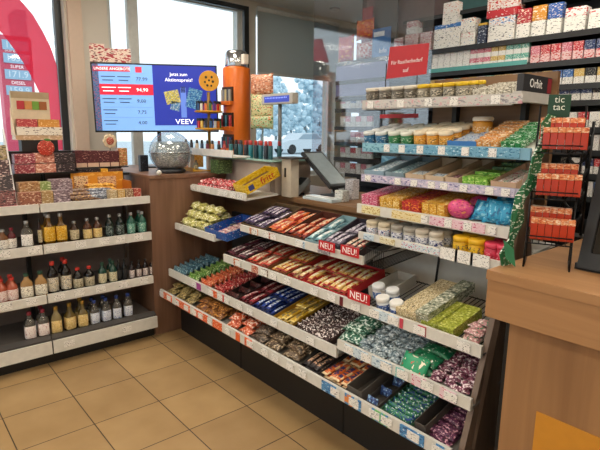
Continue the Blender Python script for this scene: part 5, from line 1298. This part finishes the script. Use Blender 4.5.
def put_pack(kn, mt, bottom, size, loc, row):
    key = (kn, size, bottom.name)
    if key not in CK: CK[key] = Kind(cig(mt, bottom, True, *size), '', 'cigarette pack', None)
    lab = '%s cigarette pack in the %s of the tobacco wall' % (kn, row)
    CK[key].put(loc, (0, R(-3), 0), lab, '%ss in the %s' % (lab.split(' in the ')[0], row))
# top row: two-high small white packs behind the plexi edge, then single red/white ones
ya, yb = Yat(431, TX, 1.9), Yat(528, TX, 1.9)
n = 14
LIGHT = [2, 2, 2, 2, 2, 2, 8, 8, 8, 3, 3, 4, 4, 4]
for k in (0, 1):
    for i in range(n):
        y = ya + (yb - ya) * (i + .5) / n
        kn, mt = kinds[LIGHT[i]]
        put_pack(kn, mt, P('#f0efec', ('#c8c8cc', .2), scale=60), (abs(ya - yb) / n - .004, .056, .03), (TX + .004 + k * .004, y, 1.8635 + .012 + k * .058), rown[0] + (' lower layer' if k == 0 else ' upper layer'))
def row(i, ustart, uend, seq, h=.087, bottom=WARN, gap=.006, label=None):
    z = levels[i] + .0012; y = Yat(ustart, TX, z + .04); ye = Yat(uend, TX, z + .04); j = 0
    while y - .027 > ye:
        kn, mt = kinds[seq[j % len(seq)]]; put_pack(kn, mt, bottom, (.054, h, .022), (TX + .006, y - .027, z), label or rown[i - 1] if i > 1 else 'top row beyond the teal rail'); y -= .054 + gap; j += 1
row(1, 530, 640, [8, 0, 0, 8, 0, 1, 1, 0, 0, 1, 7], .1, P('#e8c8c8', ('#c8303c', .4), scale=45))
row(2, 430, 640, [3, 2, 6, 4, 6, 3, 2, 4, 3, 3, 2, 3, 5, 3, 7, 7, 3, 5, 3, 5], .085)
row(3, 528, 640, [5, 6, 3, 1, 1, 1, 5], .082)
row(4, 545, 640, [2, 5, 2, 0, 2, 3, 2])
row(5, 350, 372, [8, 0, 8]); row(5, 555, 640, [2, 5, 1, 2, 0, 5, 2])
row(6, 340, 372, [8, 2, 0, 2, 8]); row(6, 560, 640, [5, 2, 1, 0, 2])
row(7, 335, 372, [2, 8, 2, 0]); row(7, 560, 640, [1, 5, 2, 7, 5])
row(4, 340, 372, [2, 8, 2, 8]); row(3, 340, 372, [8, 2, 7, 2]); row(2, 340, 372, [2, 7, 2, 8])

def pouch(u0, u1, v0, v1, top, label, z=None, name='tobacco_bag', body=None, d=.08, mid=None, X=TX + .01):
    zb_ = levels[0] + .001 if z is None else z
    a, c = Yat(u0, X, zb_), Yat(u1, X, zb_)
    zt = U((u0 + u1) / 2, v0, 'X', X).z
    h = zt - zb_
    b = MB().m(body or P('#eae8e2', ('#55555c', .17), ('#5c8cc0', .06), scale=42, stretch=(1, .7, 2.2))).box((X, c, zb_), (X + d, a, zb_ + h * (.62 if mid is None else mid)), .006)
    b.m(top).box((X + .002, c, zb_ + h * (.62 if mid is None else mid)), (X + d - .002, a, zb_ + h), .006)
    return tag(b.build(name, at=(X + d / 2, (a + c) / 2, zb_)), label, 'tobacco pack')
WB = P('#eceae4', ('#55555c', .17), scale=42, stretch=(1, .7, 2.2))
pouch(433, 459, 24, 48, P('#3c78c0', ('#dce8f4', .2), scale=30), 'white tobacco bucket with blue rim beside the hanging red sign', mid=.84, d=.13)
zz1 = U(446, 25, 'X', TX + .01).z
pouch(442, 456, 2, 24, P('#f0eeea', ('#d88a6c', .2), scale=50), 'stack top tobacco box standing on the blue rimmed bucket', z=zz1 + .001, mid=.5, d=.07)
pouch(460, 474, 32.5, 46, P('#eceae4', ('#c84c5c', .25), scale=40), 'lower of the two small white tobacco boxes beside the bucket', mid=.6)
zz2 = U(467, 32.5, 'X', TX + .01).z
pouch(460, 474, 18, 32, P('#eceae4', ('#4c7cb0', .2), ('#c8583c', .15), scale=40), 'upper of the two small white tobacco boxes beside the bucket', z=zz2 + .001, mid=.6)
pouch(476.5, 485, 23, 43, mat('#c8a23c', .4), 'dark tobacco tin with yellow rim between the white boxes', body=P('#26304a', ('#c8d0dc', .2), scale=40), mid=.88)
pouch(487, 513, 17, 43, P('#e8e8ea', ('#3c6cb0', .35), ('#d8783c', .2), scale=28), 'big white tobacco bucket with blue and orange logo', mid=.7, d=.13)
zz3 = U(500, 17, 'X', TX + .01).z
pouch(486, 517, -6, 15.5, P('#ece4e0', ('#d86a3c', .2), ('#c82c34', .3), scale=25), 'red tobacco pouch with white label on the big bucket', z=zz3 + .001, body=P('#c42430', ('#f0e4e0', .15), scale=25), mid=.35, d=.1)
for u0, u1, c, n_, v in ((515, 528.5, '#b82c38', 'dark red', 9), (530, 544, '#dc9428', 'orange', 5.5), (545.5, 560, '#2c5cac', 'blue', 3)):
    pouch(u0, u1, v, 38, P(c, ('#f4ead8', .28), scale=40), 'white tobacco pouch with %s top band' % n_, mid=.52, d=.05, body=WB)
pouch(563, 584, 7, 32, P('#eceae6', ('#c84048', .3), scale=28), 'white tobacco bag with red lettering marks beside the blue topped pouch', mid=.62, body=WB)
pouch(587, 612, 8, 30, P('#eceae6', ('#c84048', .3), scale=28), 'white tobacco bag with red lettering marks at the wall end', mid=.62, body=WB)
for k, (u0, u1, c, lab) in enumerate(((516, 534, P('#9cc0dc', ('#3c6cac', .3), scale=30), 'pale blue tobacco pouch lying on the uppermost shelf'), (536, 556, P('#d8d4d0', ('#3c5c8c', .3), scale=30), 'white tobacco pouch lying on the uppermost shelf'), (578, 610, P('#e0dcd8', ('#7c8088', .3), scale=30), 'grey white tobacco bag standing on the uppermost shelf'))):
    X = TX + .06; y0, y1 = Yat(u0, X, 2.28), Yat(u1, X, 2.28)
    o = MB().m(c).pillow(.12, abs(y0 - y1), .05).build('tobacco_pouch'); o.location = (X + .06, (y0 + y1) / 2, 2.261); tag(o, lab, 'tobacco pack')
# items seen through the plexi: red bags and the blue card on the ledge
X = TX + .01
def flatbag(u0, u1, v0, v1, mt, label, yaw=0, x=X, th=.06, z=None):
    a, c = U(u0, v1, 'X', x), U(u1, v0, 'X', x)
    zb_ = levels[0] + .001 if z is None else z
    h = c.z - zb_
    b = MB().m(mt).pillow(h, abs(a.y - c.y), th, nx=8, ny=8); bmesh.ops.rotate(b.bm, cent=(0, 0, th / 2), matrix=Matrix.Rotation(R(-90), 3, 'Y'), verts=b.bm.verts)
    bmesh.ops.translate(b.bm, vec=(0, 0, h / 2 - th / 2), verts=b.bm.verts)
    o = b.build('coffee_bag'); o.location = (x + th / 2 + .01, (a.y + c.y) / 2, zb_); return tag(o, label, 'bag')
RB = P('#c8342c', ('#efb04c', .22), ('#8c1c24', .1), scale=22); OB = P('#d85a2c', ('#e8a03c', .3), ('#9c2c24', .15), scale=22)
flatbag(335, 351, 33, 57, RB, 'red coffee bag with yellow print standing by the window end')
o1 = flatbag(353, 371, 39, 54, P('#d8a8a0', ('#c8342c', .35), ('#f0e8e4', .3), scale=25), 'red and white coffee bag underneath the orange one')
flatbag(353, 371, 16, 39, OB, 'orange coffee bag stacked on the red and white bag', z=U(362, 39.5, 'X', X).z + .002)
p0, p1 = U(372, 51, 'X', X), U(391, 26, 'X', X)
o = thing('blue_sign_card', 'blue card sign with white lettering on the tobacco ledge', 'sign', (X, (p0.y + p1.y) / 2, levels[0]))
MB().m(mat('#2f74b8', .4)).box((X, p1.y, levels[0] + .001), (X + .006, p0.y, p1.z), .002).build('card', o)
MB().m(mat('#eef2f4', .4)).box((X - .0015, p1.y + .06, p1.z - .06), (X - .0002, p0.y - .012, p1.z - .025)).build('white_patch', o)
text('lettering', 'Info', .05, mat('#f0f4f8', .5, var=0), (X - .002, (p0.y + p1.y) / 2 - .02, levels[0] + .05), FACE_X, o)
carton_pk = P('#d8b8b8', ('#b83c4c', .3), ('#f0e8e6', .3), scale=40)
for k, (u0, u1, v0, v1, lab) in enumerate(((393, 402, 38, 50, 'pale carton first in the row behind the shield'), (404, 417, 34, 49, 'pink and white carton behind the hanging red sign'), (419, 430, 32, 46, 'pink carton beside the blue rimmed bucket'))):
    pouch(u0, u1, v0, v1, carton_pk, lab, name='tobacco_carton', body=carton_pk, mid=.5)
zz5 = U(410, 34, 'X', TX + .01).z
pouch(406, 416, 21, 33, carton_pk, 'pink and white carton stacked above another behind the shield', z=zz5 + .001, name='tobacco_carton', body=WB, mid=.5)
MB().m(mat('#7d7fa8', .5, scale=3, var=.1)).box((TX - .01, Yat(390, TX, 1.9), 1.74), (TX - .006, Yat(337, TX, 1.9), 1.985)).build('sky_reflection_panel', tb)  # bluish panel painting in the sky's reflection on the plexi
MB().m(mat('#9a2c34', .5)).box((3.2, Yat(372, 3.2, 2.3), 2.02), (3.21, Yat(362, 3.2, 2.3), 2.45)).build('red_panel', tb)
MB().m(mat('#50504e', .5)).box((3.25, Yat(397, 3.25, 2.3), 2.02), (3.26, Yat(374, 3.25, 2.3), 2.5)).build('grey_panel', tb)

# ================================================================== SERVICE COUNTER (front right)
ct = thing('service_counter', 'light brown wooden service counter with thick top and orange sticker', 'counter', (1.8, -3.3, 0))
CX = 1.38
MB().m(WOODC).box((CX, -4.6, 1.005), (2.2, -2.635, 1.035), .002).build('top', ct)
MB().m(WOODC).box((CX + .004, -4.6, .885), (2.19, -2.639, 1.0045), .002).build('apron', ct)
MB().m(WOODV).box((CX + .05, -4.6, 0), (2.15, -2.70, .885)).build('body', ct)
MB().m(mat('#0d0d0e', .6)).box((CX + .12, -2.70, 0), (2.15, -2.655, .885)).build('shadow_gap_strip', ct)  # black strip in place of the shadow in the gap beside the body
a = U(537, 411, 'X', CX + .05); c = U(600, 438, 'X', CX + .05)
MB().m(mat('#c98a2c', .45, var=.03)).box((CX + .046, -3.25, .3), (CX + .0499, a.y, a.z)).build('orange_sticker', ct)

# ---- tic tac rack
base = U(546, 266, 'Z', 1.0355); base.z = 1.0355; yaw = R(22)
rk = thing('mint_box_rack', 'green and white sweets rack with orange mint boxes on the service counter', 'display stand')
# local frame: +x away from the viewer, y left(+)/right(-), z up
b = MB().m(WIRE)
def wireloop(pts, r=.0025): b.tube(pts, r, 6)
TR = [(U(551, v, 'X', base.x).z - base.z, dx) for v, dx in ((242, .02), (198, .035), (152, .05))]       # height, depth offset of the trays
hw = .064
for s in (hw, -hw):
    wireloop([(-.045, s, 0), (-.03, s, .06), (.0, s, .12), (.07, s + .0, .5)], .003); wireloop([(.09, s, 0), (.07, s, .5)], .002); wireloop([(-.045, s, .003), (.09, s, .003)], .003)
b.build('wire_frame', rk)
TRX = []
for h, dx in TR:
    b = MB().m(WIRE); hw0 = hw
    for k in range(8): b.tube([(dx - .055, -hw + k * hw * 2 / 7, h - .003), (dx + .05, -hw + k * hw * 2 / 7, h - .003 + .02)], .0016, 5)
    b.tube([(dx - .055, -hw, h + .02), (dx - .055, hw, h + .02)], .0022, 6); b.tube([(dx - .055, -hw, h - .003), (dx - .055, hw, h - .003)], .0022, 6); b.tube([(dx + .05, -hw, h + .017), (dx + .05, hw, h + .017)], .0022, 6)
    b.build('wire_tray', rk); TRX.append((h, dx))
# side panel: wavy green/white cut-out card
prof = [(-.075, .0), (-.03, .0), (-.035, .09), (.0, .16), (-.01, .24), (.02, .31), (.02, .39), (.055, .45), (.08, .49), (.065, .545), (.03, .55), (.005, .515), (.01, .46), (-.02, .40), (-.03, .32), (-.045, .26), (-.055, .18), (-.055, .1), (-.09, .05)]
GRC = P('#1f6a44', ('#e4ece4', .3), scale=40, rnd=False); GRC2 = mat('#256e44', .4)
sd = MB().m(GRC).prism([Vector((x, hw + .012 - .62 * x - .02 * (z > .3), z * .86)) for x, z in [(p_[0], p_[1]) for p_ in prof]], (.002, .003, 0)).build('side_card', rk)
MB().m(GRC2).prism([Vector((-.082, hw + .02, .004)), Vector((-.08, hw + .052, .03)), Vector((-.075, hw + .062, .085)), Vector((-.077, hw + .03, .06))], (.004, 0, 0)).build('green_foot_card', rk)
# header sign
MB().m(mat('#16402c', .4)).box((.085, -.02, .465), (.09, .044, .535), .002).build('sign_board', rk)
t1 = text('lettering', 'tic', .029, mat('#dfe8dc', .4, var=0), Vector((.0845, .012, .519)) + org(rk), FACE_X, rk); t2 = text('lettering', 'tac', .029, mat('#dfe8dc', .4, var=0), Vector((.0845, .012, .496)) + org(rk), FACE_X, rk)
MB().m(mat('#12261c', .4)).box((.06, -hw, .45), (.095, hw, .46), .002).build('cross_bar', rk)
rk.location = base; rk.rotation_euler = (0, 0, yaw)
MINT = mat('#b8381c', .2, var=.1); MLID = P('#e0905c', ('#f2dcc4', .3), ('#b8481c', .25), scale=60)
o = MB().m(MINT).box((-.017, -.0098, 0), (.017, .0098, .05), .002).build('mint_box')
MB().m(MLID).box((-.0172, -.01, .05), (.0172, .01, .066), .002).build('lid', o)
MK = Kind(o, '', 'mint box', None)
Rz = Matrix.Rotation(yaw, 4, 'Z')
TN = ['lowest', 'middle', 'uppermost']
for ti, (h, dx) in enumerate(TRX):
    for row_ in range(2):
        for i in range(6):
            for st_ in range(1):
                x = dx - .03 + row_ * .04; yv = -.004 * ti + (-.052 + i * .0206) + (.006 if row_ else -.006)
                loc = base + Rz @ Vector((x, yv, h + .004 + (x - dx + .055) * .19 + (.022 if row_ else .0)))
                MK.put(loc, (0, 0, yaw), 'orange mint box with pale lid on the %s wire tray' % TN[ti], 'orange mint boxes on the %s wire tray' % TN[ti])

# ---- black glazed case at the frame edge
Xc = 1.60
bc = thing('glazed_case', 'black framed sloping glass case at the end of the service counter', 'case', (1.75, -3.0, 1.0355))
pl = [(U(573, 268, 'X', Xc)), (U(600, 150, 'X', 1.83))]
yl = pl[0].y; 
A0 = Vector((1.61, yl - .01, 1.0415)); A1 = Vector((1.80, yl + .0, 1.62))
n_ = (A1 - A0).normalized(); xx = Vector((0, -1, 0)); zz_ = n_; yy_ = zz_.cross(xx)
Mc = Matrix((xx, yy_, zz_)).transposed().to_4x4(); Mc.translation = A0
Lh = (A1 - A0).length; Wc = .55; fb = .03
bf = MB().m(BLACK)
for lo, hi in (((0, -.012, 0), (fb, .012, Lh)), ((Wc - fb, -.012, 0), (Wc, .012, Lh)), ((fb, -.012, 0), (Wc - fb, .012, .05)), ((fb, -.012, Lh - fb), (Wc - fb, .012, Lh))): bf.box(lo, hi, 0, Mc)
bf.build('front_frame', bc)
MB().m(clear('#40464a', .12, .03, 'dark_glass')).box((fb, -.003, .05), (Wc - fb, .003, Lh - fb), 0, Mc).build('glass', bc)
MB().m(BLACK).prism([A0 + Vector((.02, -.002, 0)), Vector((2.1, yl - .002, 1.0355)), Vector((2.1, yl - .002, 1.62)), A1 + Vector((.02, -.002, 0))], (0, -.012, 0)).build('side_panel', bc) if False else None
MB().m(BLACK).box((1.61, yl - Wc, 1.0355), (2.1, yl, 1.055)).build('floor_board', bc)
MB().m(BLACK).box((2.08, yl - Wc, 1.055), (2.1, yl, 1.62)).build('back_board', bc); MB().m(BLACK).box((1.80, yl - Wc, 1.605), (2.08, yl, 1.62)).build('top_board', bc)
for k, (c, lab) in enumerate((('#2c4a6a', 'blue packet lying inside the glazed case'), ('#6a7478', 'grey packet lying inside the glazed case'))):
    o = MB().m(P(c, ('#a8b4b8', .2), scale=40)).box((1.74, yl - .12 - k * .14, 1.0555), (1.9, yl - .02 - k * .14, 1.12 + k * .05), .004).build('packet', at=(1.82, yl - .07 - k * .14, 1.0555)); tag(o, lab, 'packet')
# black wire leaflet stand behind the mint rack
wx = 2.15; 
lw = thing('wire_leaflet_stand', 'black looped wire leaflet stand behind the mint rack', 'stand', (wx, Yat(580, wx, 1.1), 1.0355))
b = MB().m(WIRE); y0 = Yat(567, wx, 1.3); y1 = Yat(588, wx, 1.3)
for k in range(4):
    z0 = 1.06 + k * .09; pts = [(wx - .02, y0 + (y1 - y0) * (.5 + .5 * math.cos(a)), z0 + .075 * (1 + math.sin(a))) for a in [i * .4488 for i in range(15)]]; b.tube(pts, .006, 6)
b.build('wire_loops', lw); MB().m(WIRE).tube([(wx, y0, 1.0355), (wx, y0, 1.5)], .006).build('post', lw); MB().m(WIRE).tube([(wx, y1, 1.0355), (wx, y1, 1.5)], .006).build('post', lw)
MB().m(WIRE).box((wx - .05, y1 - .02, 1.0355), (wx + .06 if wx + .06 < 2.2 else 2.19, y0 + .02, 1.043)).build('base', lw)

# ================================================================== LIGHT, CAMERA
w = bpy.data.worlds.new('sky'); SC.world = w; w.use_nodes = True
bg_ = w.node_tree.nodes['Background']; bg_.inputs['Color'].default_value = (.90, .96, 1.0, 1); bg_.inputs['Strength'].default_value = 1.35
cam = bpy.data.cameras.new('camera'); co = bpy.data.objects.new('camera', cam); COL.objects.link(co); SC.camera = co
cam.sensor_width = 36; cam.lens = F / 600 * 36; cam.clip_start = .05; cam.clip_end = 200
m4 = Matrix((CM[0], CM[1], -CM[2])).transposed().to_4x4(); m4.translation = CAMP
co.matrix_world = m4
vs = SC.view_settings; vs.view_transform = 'Standard'; vs.look = 'None'; vs.exposure = .36; vs.gamma = 1; vs.use_curve_mapping = False
SC.cycles.max_bounces = 8; SC.cycles.transparent_max_bounces = 16; SC.cycles.use_denoising = True
SC.cycles.caustics_reflective = False; SC.cycles.caustics_refractive = False
